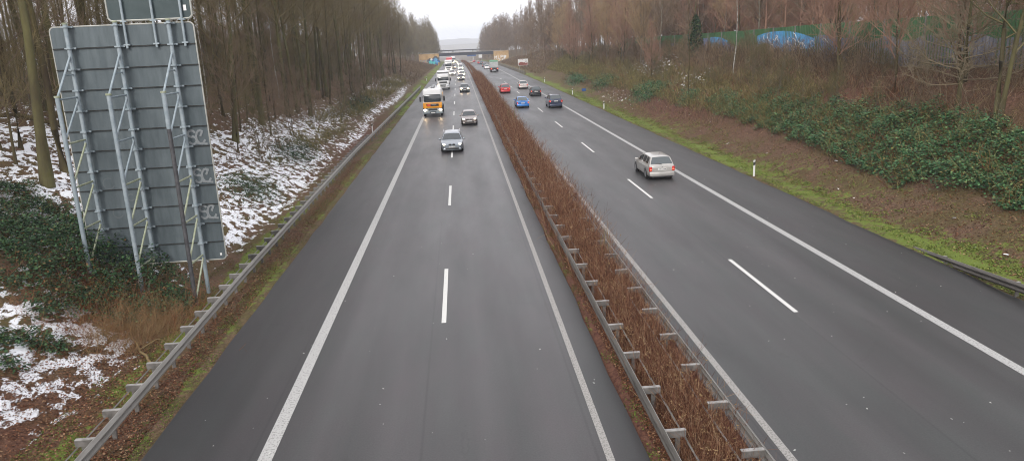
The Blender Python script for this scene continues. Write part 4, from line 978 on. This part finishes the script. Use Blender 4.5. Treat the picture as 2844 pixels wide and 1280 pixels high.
def lorry_wheels(root, ys, w, r=.5):
    for yy in ys:
        for sgn in (1, -1): make_wheel(root, sgn*(w-.16), yy, r, .32, sgn)
def make_lorry(label, x, y, cab, lower, H=3.0, W_=2.45, load='box', loadmat=None, loadH=3.6, Lt=9., mirrors=True, lamp='lamp', grillecol=None, text=None, roofcol=None, name='lorry', Hcab=None):
    root = empty(name, (x+float(cX(y)), y, -float(dZ(y))+.006), math.pi, label=label, cat='lorry')
    w = W_/2
    def tp(v):
        if v.co.z > 0 and v.co.y > 0: v.co.y -= .22
        if v.co.z > 0: v.co.x *= .95
    m = MB(); m.rbox(0, -1.1, .95+H/2-.25, W_-.06, 2.1, H-.65, .14, 3, tp); m.build('cab', cab, root, smooth=40)
    F = .0
    m = MB(); m.rbox(0, -.06, 2.30*H/3., W_-.32, .06, .86, .10, 2, lambda v: setattr(v.co, 'y', v.co.y-(v.co.z*.10))); ws = m.build('windscreen', M['glass'], root, smooth=40)
    m = MB(); m.tube([(-.85, -.0, 2.30*H/3-.42), (-.05, .0, 2.30*H/3-.36)], .018, 4); m.tube([(.2, .0, 2.30*H/3-.42), (.95, 0, 2.30*H/3-.36)], .018, 4); m.build('wiper', M['black'], ws)
    m = MB(); m.rbox(0, -.02, 1.42, W_-.10, .16, .72, .06, 2); m.build('front_panel', lower, root, smooth=40)
    m = MB(); m.rbox(-.0, .065, 1.45, W_*.62, .05, .30, .04, 2); gr = m.build('grille', grillecol or M['black'], root, smooth=40)
    m = MB(); m.rbox(0, .06, .70, W_, .26, .62, .08, 2); bp = m.build('bumper', M['galv'] if text else lower, root, smooth=40)
    m = MB(); m.rbox(0, .19, .88, W_*.46, .04, .20, .03, 2); m.build('air_intake', M['black'], root, smooth=40)
    m = MB(); m.rbox(0, .19, .58, W_*.34, .04, .14, .03, 2); m.build('air_intake', M['black'], root, smooth=40)
    m = MB(); m.box(0, .215, .50, .52, .012, .11); m.build('number_plate', M['plate'], root)
    for sgn in (1, -1):
        m = MB(); m.rbox(sgn*(w-.26), .16, .86, .36, .14, .28, .05, 2); hl_ = m.build('headlight', M['lens'], root, smooth=40)
        if not (text is None and sgn < 0 and load == 'tip'):
            m = MB(); m.ell((sgn*(w-.26), .24, .86), (.15, .05, .12)); m.build('bulb', M[lamp], hl_, smooth=60)
        m = MB(); m.rbox(sgn*(w+.24), -.05, 2.2*H/3, .24, .14, .62, .05, 2); m.tube([(sgn*(w-.05), -.25, 2.45*H/3), (sgn*(w+.2), -.1, 2.45*H/3)], .025, 5); m.build('mirror', M['black'], root, smooth=40)
        m = MB(); m.rbox(sgn*(w-.025), -.85, 2.28*H/3, .03, .85, .62, .01, 1); m.build('side_window', M['glass'], root)
        m = MB(); m.rbox(sgn*(w-.02), -.95, .95, .05, 1.2, .75, .02, 1); m.build('step', M['trim'], root)
    if text:
        m = MB(); m.box(-.46, .093, 1.45, .40, .008, .24) ; m.v = [(-v[0], v[1], v[2]) for v in m.v]; m.build('hazard_plate', M['gred_sat'], gr)
        cu = bpy.data.curves.new('t', 'FONT'); cu.body = text; cu.size = .24; cu.align_x = 'CENTER'; cu.align_y = 'CENTER'; cu.extrude = .006
        to = bpy.data.objects.new('t', cu); C.objects.link(to); bpy.context.view_layer.update()
        me = bpy.data.meshes.new_from_object(to.evaluated_get(bpy.context.evaluated_depsgraph_get())); bpy.data.objects.remove(to)
        me.materials.append(M['chrome']); lt = put(bpy.data.objects.new('lettering', me), gr); lt.location = (-.15, .098, 1.46); lt.rotation_euler = (R(90), 0, R(180))
    m = MB(); m.box(0, -1.3-Lt/2, .85, .9, Lt+1.5, .22); m.build('chassis', M['trim'], root)
    lorry_wheels(root, [-1.35]+([-6., -7.3] if Lt > 7 else [-5.2, -6.5]), w)
    y0 = -2.35
    if load == 'tank':
        m = MB(); a = w-.02; b = 1.0
        prof = [(0, .25), (-.12, .75), (-.45, .97), (-.8, 1.), (-Lt+.8, 1.), (-Lt+.3, .9), (-Lt, .4)]
        vs = []; n_ = 24
        for yy, s_ in prof:
            for k in range(n_):
                t = 2*math.pi*k/n_; ct, st_ = math.cos(t), math.sin(t)
                vs.append((a*s_*math.copysign(abs(ct)**.75, ct), y0+yy, 2.25+b*s_*math.copysign(abs(st_)**.75, st_)))
        m.add(vs, [(i_*n_+k, i_*n_+(k+1) % n_, (i_+1)*n_+(k+1) % n_, (i_+1)*n_+k) for i_ in range(len(prof)-1) for k in range(n_)]+[tuple(range(n_)), tuple((len(prof)-1)*n_+k for k in range(n_))[::-1]])
        tk = m.build('tank', loadmat, root, smooth=50)
        m = MB(); m.rbox(0, y0-Lt/2, 3.28, .7, Lt*.82, .10, .04, 1); m.build('walkway', P_wh, tk, smooth=40)
        for q_ in range(4): m = MB(); m.lathe([(0, .24), (.12, .24), (.16, .15)], 14, 'z', (0, y0-1-q_*1.7, 3.33)); m.build('hatch', M['rimw'], tk, smooth=40)
        for sgn in (1, -1): m = MB(); m.rbox(sgn*(a-.09), y0-Lt*.55, 2.25, .20, Lt*.5, .75, .08, 1); m.build('stripe', M['orange'], tk, smooth=40)
    elif load == 'tip':
        m = MB(); hh = loadH-1.15
        m.rbox(0, y0-Lt/2, 1.15+hh/2, W_+.02, Lt, hh, .05, 1); bd = m.build('cargo_body', loadmat, root, smooth=30)
        m = MB(); m.rbox(0, y0+.22, loadH+.16, W_*.98, .75, .34, .10, 2, lambda v: setattr(v.co, 'z', v.co.z-(.14 if v.co.y > 0 and v.co.z > 0 else 0))); m.build('bulkhead_hood', loadmat, bd, smooth=30)
        for sgn in (1, -1):
            for k in range(5): m = MB(); m.box(sgn*(w+.03), y0-.6-k*(Lt-1.2)/4, 1.2+hh/2, .05, .10, hh*.94); m.build('rib', loadmat, bd)
    else:
        m = MB(); hh = loadH-1.05; m.rbox(0, y0-.2-Lt/2, 1.05+hh/2, 2.5, Lt, hh, .06, 1); bd = m.build('cargo_body', loadmat, root, smooth=30)
        m = MB(); m.rbox(0, -.85, H+.55, W_*.86, 1.5, .55, .18, 2, lambda v: setattr(v.co, 'z', v.co.z-(.30 if v.co.y > 0 and v.co.z > 0 else 0))); m.build('wind_deflector', cab, root, smooth=40)
    return root
M['gred_sat'] = mat('hazard_orange_red', (.62, .06, .015), .5); M['orange'] = mat('orange_paint', (.74, .31, .012), .35, coat=.4, c2=(.66, .27, .012), scale=2)
M['wpaint'] = mat('white_lacquer', (.70, .71, .72), .35, coat=.3, c2=(.62, .62, .62), scale=1.5); M['rpaint'] = mat('red_lacquer', (.55, .06, .06), .4)
make_lorry('white tanker lorry with orange cab front and red hazard plate', -3.52, 94.3, M['wpaint'], M['orange'], H=3.0, load='tank', loadmat=M['wpaint'], Lt=8., text='MAN', name='tanker_lorry')
make_lorry('tall plain white tipper lorry right behind the tanker', -3.25, 151, M['wpaint'], M['wpaint'], H=2.7, load='tip', loadmat=M['wpaint'], loadH=3.35, Lt=6.5)
make_lorry('second white box lorry with dark windscreen, farther back in the slow lane', -3.35, 255, M['wpaint'], M['wpaint'], H=3.1, load='box', loadmat=M['wpaint'], loadH=3.75, Lt=9.)
make_lorry('red lorry half hidden behind the second white box lorry', -3.7, 335, M['rpaint'], M['rpaint'], H=3.0, load='box', loadmat=M['rpaint'], loadH=3.8, Lt=9.)
make_lorry('farthest white lorry just under the bridge', -1.9, 455, M['wpaint'], M['wpaint'], H=3.0, load='box', loadmat=M['wpaint'], loadH=3.8, Lt=9.)
# green-topped tipper seen from behind
root = empty('tipper_lorry', (11.05, 236.2, -float(dZ(236))+.006), 0, label='tipper lorry from behind with grey body, green top and red lamp corners', cat='lorry')
M['gtarp'] = mat('green_tarp', (.10, .26, .16), .7, c2=(.16, .33, .22), scale=2); M['greybody'] = mat('grey_body', (.36, .38, .38), .5, c2=(.46, .47, .47), scale=1.5)
m = MB(); m.rbox(0, 3.6, 2.15, 2.48, 7.0, 1.75, .05, 1); bd = m.build('cargo_body', M['greybody'], root, smooth=30)
m = MB(); m.rbox(0, 3.6, 3.22, 2.44, 6.9, .50, .16, 2); m.build('tarp', M['gtarp'], bd, smooth=40)
for k in range(3): m = MB(); m.box(0, .085, 1.55+.55*k, 2.3, .05, .06); m.build('rib', M['greybody'], bd)
m = MB(); m.rbox(0, .25, .92, 2.45, .5, .62, .05, 1); m.build('rear_panel', M['black'], root)
for sgn in (1, -1):
    m = MB(); m.rbox(sgn*.95, -.02, .95, .52, .10, .48, .04, 1); tl = m.build('taillight', M['tail'], root)
    m = MB(); m.ell((sgn*.95, -.08, .95), (.14, .03, .10)); m.build('tail_bulb', M['taillit'], tl)
    make_wheel(root, sgn*1.03, 1.0, .5, .4, sgn); make_wheel(root, sgn*1.03, 2.4, .5, .4, sgn); make_wheel(root, sgn*1.03, 7.4, .5, .32, sgn)
m = MB(); m.box(0, -.02, .62, .52, .02, .11); m.build('number_plate', M['plate'], root)
m = MB(); m.rbox(0, 8.4, 1.75, 2.35, 1.9, 2.3, .15, 2); m.build('cab', M['wpaint'], root, smooth=40)

# ------------------------------------------------------------------ marker posts, small signs
def marker(x, y, label):
    z = g1(x, y); r = empty('marker_post', (x, y, z), 0, label=label, cat='marker post', group='marker posts beside the road')
    m = MB()
    m.add([(-.06, -.04, -.1), (.06, -.04, -.1), (.0, .05, -.1), (-.06, -.04, .98), (.06, -.04, 1.02), (0, .05, 1.0)], [(0, 1, 4, 3), (1, 2, 5, 4), (2, 0, 3, 5), (3, 4, 5), (0, 2, 1)]); m.build('post', M['gwhite'], r)
    m = MB(); m.add([(-.064, -.045, .66), (.064, -.045, .72), (.0, .056, .69), (-.064, -.045, .86), (.064, -.045, .92), (0, .056, .89)], [(0, 1, 4, 3), (1, 2, 5, 4), (2, 0, 3, 5), (3, 4, 5), (0, 2, 1)]); m.build('black_band', M['black'], r)
for x, y, lb in [(17.7, 44.1, 'white marker post with black band in the grass above the silver estate car'), (17.8, 93, 'marker post on the right verge past the navy minivan'), (17.9, 120, 'marker post on the right verge level with the black hatchback'), (18, 160, 'small far marker post on the right verge before the barrier'), (-9.5, 80, 'marker post behind the left guardrail where its brackets end'), (-8.4, 195, 'far marker post on the left verge beyond the guardrail end')]: marker(x, y, lb)
r = empty('information_sign', (18.6, 113, g1(18.6, 113)), 0, label='small dark blue plate on a thin pole on the right verge', cat='sign')
m = MB(); m.tube([(0, 0, -.1), (0, 0, 1.0)], .03, 6); m.build('pole', M['post'], r)
m = MB(); m.rbox(0, -.04, 1.1, .62, .03, .38, .01, 1); m.build('plate', M['steel_blue'], r)
# brown and white tourist board
y = 233; x = 19.75; z = g1(x, y); r = empty('tourist_sign', (x, y, z), 0, label='brown and white tourist board on the right bank before the bridge', cat='sign')
zc = 2.45-z
m = MB(); m.rbox(0, 0, zc, 3.1, .08, 1.95, .03, 1); bdp = m.build('board', M['gwhite'], r)
m = MB(); m.box(0, -.05, zc-.58, 2.8, .01, .55)
m.add([(-1.4, -.052, zc-.35), (-.9, -.052, zc+.1), (-.3, -.052, zc+.05), (.1, -.052, zc-.1), (.5, -.052, zc-.05), (.7, -.052, zc-.25), (1.4, -.052, zc-.1), (1.4, -.052, zc-.35)], [tuple(range(8))]); m.build('picture', M['brown_sign'], bdp)
m = MB(); strokes(m, [[(0, 0), (.25, .0)], [(.35, 0), (.6, 0)], [(.7, 0), (1., 0)]], -1.3, zc+.72, 1.3, -.055, .10); strokes(m, [[(0, 0), (1.6, 0)]], -1., zc-.62, 1., -.06, .06); m.build('lettering', M['brown_sign'], bdp)
m = MB(); strokes(m, [curve(.85, zc+.45, .22, .25, 0, 360), [(.6, zc+.1), (1.2, zc+.1)]], 0, 0, 1, -.055, .06); m.build('drawing', M['galv_dark'], bdp)
for sx in (-1.1, 1.1): m = MB(); m.tube([(sx, .06, -.3), (sx, .06, zc+.9)], .05, 6); m.build('post', M['galv'], r)

# fallen branch in the snow and a log in the wood
r = MB(); pts = [(-10.85, 22.75), (-10.4, 22.2), (-10.1, 21.7), (-9.75, 21.3), (-9.5, 20.8), (-9.3, 20.6)]
r.tube([(a, b, g1(a, b)+.10+.05*math.sin(k*2)) for k, (a, b) in enumerate(pts)], [.025, .035, .04, .045, .04, .03], 7); r.tube([(-10.1, 21.7, .15), (-9.7, 22.0, .32), (-9.5, 22.1, .25)], [.025, .02, .01], 5)
r.build('fallen_branch', M['wood'], smooth=60, label='crooked yellowish fallen branch lying in the snow by the guardrail', cat='branch')
r = MB(); r.tube([(a, 42+.3*math.sin(a), g1(a, 42)+.15) for a in np.linspace(-29, -20, 8)], .11, 7); r.build('fallen_log', M['bark'], smooth=60, label='dark fallen log on the snow far left among the trunks', cat='log')
# ivy-clad trunk in front of the wall
r = empty('ivy_clad_tree', (29.6, 94, g1(29.6, 94)), 0, label='trunk wrapped in dark green ivy in front of the green wall', cat='tree')
m = MB(); m.tube([(0, 0, -.2), (.1, 0, 3), (0, .1, 7)], [.2, .15, .06], 8); m.build('trunk', M['bark'], r)
rs = np.random.RandomState(5); n = 5000; t = rs.rand(n); a = rs.rand(n)*6.28; rad = (.95*np.sin(np.pi*np.clip(t*.85+.18, 0, 1))**.6+.15*np.sin(a*3+t*9))*rs.uniform(.5, 1, n)
co, q = quads_cloud(np.stack([rad*np.cos(a), rad*np.sin(a), .2+t*5.4], -1), .12, 1.5, rs); fastmesh('ivy_leaves', co, q, M['ivy'], r)

# ------------------------------------------------------------------ green noise wall with graffiti
def wall_x(y): return 31.6
def wall_top(y): return float(np.interp(y, [20, 43, 66, 82, 103, 150], [9.35, 9.15, 8.98, 8.75, 8.58, 8.3]))
wr = empty('noise_barrier', (31.6, 20, 5.6), 0, label='green corrugated noise barrier with blue graffiti on top of the right bank', cat='wall')
def corr(mb, y0, y1, zlo, zhi, off, step=.16):
    n = max(2, int((y1-y0)/step)); vs = []
    for k in range(n+1):
        yy = y0+(y1-y0)*k/n; xx = wall_x(yy)-off-(.05 if k % 2 else 0); vs += [(xx-31.6, yy-20, zlo(yy)-5.6), (xx-31.6, yy-20, zhi(yy)-5.6)]
    mb.add(vs, [(2*k, 2*k+2, 2*k+3, 2*k+1) for k in range(n)])
for y0 in np.arange(20, 150, 5.):
    mb = MB(); corr(mb, y0+.05, y0+4.95, lambda v: 5.0, wall_top, 0); corr(mb, y0+.05, y0+4.95, lambda v: 5.0, wall_top, -.08); mb.build('panel', M['wallgreen'], wr)
    mb = MB(); mb.box(0, y0-20, (wall_top(y0)+.05+5.0)/2-5.6, .16, .10, wall_top(y0)+.05-5.0); mb.build('post', M['rail'], wr)
def blob(yc, w_, zt, h): return lambda v: min(wall_top(v)-.35, zt-h*((v-yc)/w_)**2)
for y0, y1, hi, m in [(22, 43, lambda v: 7.75+.12*math.sin(v), 'ggrey'), (43, 60, lambda v: 7.7+.2*math.sin(v*1.3), 'ggrey'), (60, 79, lambda v: 7.9+.15*math.sin(v*.9), 'gblue'), (86, 101, blob(94.5, 8, 8.05, .9), 'gblue'), (101, 132, lambda v: 7.35+.12*math.sin(v*.7), 'gblue')]:
    mb = MB(); corr(mb, y0, y1, lambda v: 5.1, hi, .012); mb.build('graffiti', M[m], wr)
mb = MB(); corr(mb, 66, 79, lambda v: 7.15+.25*math.sin(v), blob(73.5, 8, 8.55, .9), .024); mb.build('graffiti_cap', M['gcyan'], wr)
mb = MB(); corr(mb, 88, 94, lambda v: 7.5, blob(92.5, 6, 8.15, .8), .024); mb.build('graffiti_cap', M['gcyan'], wr)
mb = MB(); rs = np.random.RandomState(8)
for k in range(34):
    yy = rs.uniform(61, 78); zz = rs.uniform(6.6, 8.); l = rs.uniform(.3, 1.1); pts = [Vector((-.10, yy-20+l*math.sin(a*1.3+k)*.5, zz-5.6+l*.45*math.cos(a+k))) for a in (0, .8, 1.6, 2.4)]
    mb.tube(pts, .03, 4)
mb.build('graffiti_lines', M['gwhite'], wr)

# ------------------------------------------------------------------ bridges
def bridge():
    Y = 385; dz = -float(dZ(Y)); r = empty('road_bridge', (3.6, Y, dz), 0, label='dark flat road bridge crossing the motorway between two ochre abutments', cat='bridge')
    L, Rr = -9.6, 17.9; zb, zt = 3.15-dz, 4.60-dz
    m = MB(); m.box((L+Rr)/2-3.6, 4, (zb+zt)/2, Rr-L+.1, 8, zt-zb); m.build('deck', M['deck'], r)
    m = MB(); m.box((L+Rr)/2-3.6, -.1, zt+.06, Rr-L+17, .35, .14); m.build('parapet_cap', M['concrete'], r)
    m = MB()
    for zz in (.45, .8, 1.15): m.tube([(L-8-3.6, .1, zt+zz), (Rr+6-3.6, .1, zt+zz)], .03, 4)
    for k in range(24): m.box(L-8-3.6+k*1.85, .1, zt+.6, .06, .06, 1.15)
    m.build('railing', M['post'], r)
    m = MB(); m.rbox(L-5.0-3.6, 4, zt/2-.4, 10, 8.2, zt+.8, .06, 1); ab = m.build('abutment', M['beige'], r)
    m = MB(); m.rbox(L-2.6-3.6+2.5, -5, .2, .5, 10.5, 2.6, .05, 1); m.build('wing_wall', M['beige'], r)
    m = MB(); m.rbox(Rr+3.8-3.6, 4, zt/2+.3, 7.6, 8.2, zt-.6, .06, 1); ab2 = m.build('abutment', M['beige'], r)
    Z = -.32
    def disc(mb, cx, cz, rx, rz, n=14): mb.add([(cx+rx*math.cos(6.283*k/n)*(1+.12*math.sin(k*2.3)), Z-.02*len(mb.f)*.1-.01, cz+rz*math.sin(6.283*k/n)*(1+.12*math.cos(k*1.7))) for k in range(n)], [tuple(range(n))])
    for cols, lst in (('black', [(-3.0, .9, 1.1, 1.0)]), ):
        pass
    bx = L-3.6
    z = .05
    k_ = 0
    for mm, lst in (('galv_dark', [(-3.2, .9, 1.3, 1.0), (-1.2, 1.5, 1.2, 1.2)]), ('steel_blue', [(-2.4, .6, 1.3, 1.1), (-.8, .4, 1.1, 1.1)]), ('gteal', [(-3.1, .3, .7, .8), (-1.9, .1, .5, .6)]), ('gcyan', [(-1.3, 1.2, .7, .8), (-.6, .2, .5, .5)]), ('gwhite', [(-2.8, 1.5, .45, .4)])):
        m = MB()
        for (a, b, c, d) in lst: Z = -.16-.012*k_; disc(m, bx+a*1.35, b*1.25+1.1, c*1.35, d*1.3); k_ += 1
        m.build('graffiti', M[mm], r)
    m = MB(); Z = -.16; disc(m, bx-7.6, .9, 1.6, .8); m.build('graffiti', M['gred'], r)
    m = MB(); strokes(m, [curve(.4, .5, .4, .5, 30, 320), [(1, 0), (1.2, 1), (1.5, 0)], curve(2.2, .5, .4, .5, 0, 360), [(2.9, 1), (2.9, 0), (3.6, .2)]], bx-9.4, 1.6, 1.15, -.17, .28); m.build('graffiti', M['chalk'], r)
    m = MB(); strokes(m, [[(.5, 1), (0, .9), (.5, .4), (0, 0)], [(.9, 0), (.9, 1), (1.3, .5), (1.7, 1), (1.7, 0)], curve(2.4, .5, .35, .5, 0, 360), [(3.1, 1), (3.1, 0), (3.6, 0)]], bx-4.6, 2.3, .62, -.17, .14); m.build('lettering', M['black'], r)
    # white letters over the right abutment
    rx = Rr-3.6
    Ml = [[(0, 0), (0, 1), (.35, .5), (.7, 1), (.7, 0)]]; Ll = [[(0, 1), (0, 0), (.5, 0)]]; Pl = [[(0, 0), (0, 1), (.5, 1), (.6, .75), (.5, .5), (0, .5)]]
    Al = [[(0, 0), (.35, 1), (.7, 0)], [(.15, .4), (.55, .4)]]; Cl = [curve(.4, .5, .38, .5, 50, 310)]; Bl = [[(0, 0), (0, 1), (.5, .9), (.4, .55), (0, .5)], [(.4, .5), (.6, .2), (0, 0)]]
    m = MB()
    for q, (gl, dx, dzz) in enumerate(((Ml, 0, 0), (Ll, 1.3, .12), (Pl, 2.3, .2))): strokes(m, gl, rx+.5+dx*1.35, 1.8+dzz, 1.45, -.17, .30)
    strokes(m, [[(0, .7), (.25, .95), (.5, .65), (.75, .95), (1, .7), (.5, 0), (0, .7)], [(.2, .6), (.8, .6)], [(.35, .35), (.65, .35)]], rx+5.0, 2.1, 1.25, -.17, .38)
    for q, gl in enumerate((Al, Cl, Al, Bl)): strokes(m, gl, rx+1.6+q*1.15, .15+q*.3, 1.1, -.17, .24)
    m.build('lettering', M['gwhite'], r)
bridge()
# slope cheek under the painted letters
Y = 900; r = empty('overpass', (-2, 560, -float(dZ(560))), 0, label='faint second overpass seen above the dark bridge', cat='bridge')
m = MB(); m.box(0, 0, 8.0, 60, 6, .7); m.build('deck', M['deck'], r)
m = MB(); [m.box(k, 0, 3.8, .9, 3, 7.6) for k in (-12, -1.5, 13)]; m.build('pier', M['concrete'], r)
for (x, y, w_, h_, z_, mm, lb) in [(8.2, 470, 5.5, 2.2, 5.4, 'steel_blue', 'blue direction sign glimpsed under the dark bridge'), (13.2, 455, 2.0, 2.8, 4.6, 'gwhite', 'white upright panel glimpsed under the right end of the bridge')]:
    r = empty('overhead_sign', (x, y, -float(dZ(y))), 0, label=lb, cat='sign')
    m = MB(); m.rbox(0, 0, z_-1., w_, .15, h_, .04, 1); m.build('panel', M[mm], r)
    m = MB(); [m.tube([(sx*w_*.4, .12, -.2), (sx*w_*.4, .12, z_)], .09, 6) for sx in (-1, 1)]; m.build('post', M['galv'], r)
# low wooded hills closing the valley
for nm, y, h, seed, span in (('hills', 3300, 8, 1, 2200), ('hills', 4500, 40, 2, 3000)):
    xs_ = np.linspace(-span, span, 160); rs = np.random.RandomState(seed)
    pr = h*(.72+.2*np.sin(xs_*.004+seed)+.10*np.sin(xs_*.013+1)+.05*np.sin(xs_*.05))+rs.rand(160)*1.5
    z0 = -50; rows = [(y-260, 0.), (y-120, .55), (y, 1.), (y+200, .6)]
    co = np.array([[xx, yy, z0+f*(hh-z0)] for yy, f in rows for xx, hh in zip(xs_, pr)]); i = np.arange(3)[:, None]*160+np.arange(159)[None]
    fastmesh(nm, co, np.stack([i, i+1, i+161, i+160], -1).reshape(-1, 4), M['twig_dark'], kind='structure')

# ------------------------------------------------------------------ air
m = bpy.data.materials.new('haze_air'); m.use_nodes = True; nt = m.node_tree; nt.nodes.remove(nt.nodes['Principled BSDF'])
v = nd(nt, 'ShaderNodeVolumePrincipled'); v.inputs['Color'].default_value = (.84, .90, 1., 1); v.inputs['Density'].default_value = .00036; v.inputs['Anisotropy'].default_value = .0
nt.links.new(v.outputs[0], nt.nodes['Material Output'].inputs['Volume'])
mb = MB(); mb.box(0, 2400, 10, 6200, 4900, 150); hz = mb.build('haze', m, kind='stuff', label='thin pale winter haze filling the cutting', cat='haze')

# ------------------------------------------------------------------ light
w = bpy.data.worlds.new('World'); S.world = w; w.use_nodes = True; nt = w.node_tree; bg = nt.nodes['Background']
sky = nd(nt, 'ShaderNodeTexSky', sky_type='NISHITA', sun_disc=False, sun_elevation=R(32), sun_rotation=R(200), air_density=1.2, dust_density=6., ozone_density=1.)
tc = nd(nt, 'ShaderNodeTexCoord')
cl = noise(nt, tc.outputs['Generated'], 2.2, 5., .6, (1, 1, 3.5))
cloud = ramp(nt, cl, [(.3, (8.6, 8.5, 8.8)), (.7, (11.0, 10.6, 10.7))])
for e in nt.nodes:
    if e.type == 'VALTORGB': 
        e.color_ramp.elements[0].color = (.80, .80, .84, 1); e.color_ramp.elements[1].color = (1., .965, .975, 1)
sc_ = nd(nt, 'ShaderNodeVectorMath', operation='SCALE'); nt.links.new(cloud, sc_.inputs[0]); sc_.inputs['Scale'].default_value = 10.
mx = mixc(nt, .9, sky.outputs[0], sc_.outputs[0])
nt.links.new(mx, bg.inputs['Color']); bg.inputs['Strength'].default_value = .10
sl = bpy.data.lights.new('sun', 'SUN'); sl.energy = 1.2; sl.angle = R(18); sl.color = (1, .97, .93)
so = bpy.data.objects.new('sun', sl); C.objects.link(so)
d = Vector((math.sin(R(200))*math.cos(R(32)), math.cos(R(200))*math.cos(R(32)), math.sin(R(32)))); so.rotation_euler = d.to_track_quat('Z', 'Y').to_euler()

# ------------------------------------------------------------------ camera
cam = bpy.data.cameras.new('camera'); co_ = bpy.data.objects.new('camera', cam); C.objects.link(co_); S.camera = co_
th, yaw, phi = R(14.1846), R(3.4547), R(2.55)
F = Vector((math.sin(yaw)*math.cos(th), math.cos(yaw)*math.cos(th), -math.sin(th))); R0 = F.cross(Vector((0, 0, 1))).normalized(); U0 = R0.cross(F)
Rr = R0*math.cos(phi)-U0*math.sin(phi); U = R0*math.sin(phi)+U0*math.cos(phi)
co_.matrix_world = Matrix(((Rr.x, U.x, -F.x, 0), (Rr.y, U.y, -F.y, 0), (Rr.z, U.z, -F.z, 8.646), (0, 0, 0, 1)))
cam.sensor_width = 36; cam.lens = 36*1872/2575.; cam.clip_end = 9000; cam.clip_start = .5
S.view_settings.view_transform = 'Standard'; S.view_settings.look = 'None'; S.view_settings.exposure = .80; S.view_settings.gamma = 1; S.view_settings.use_curve_mapping = False
S.cycles.use_denoising = True; S.cycles.filter_width = 1.0; S.cycles.max_bounces = 5; S.cycles.diffuse_bounces = 3; S.cycles.glossy_bounces = 2; S.cycles.volume_bounces = 1; S.cycles.sample_clamp_indirect = 10
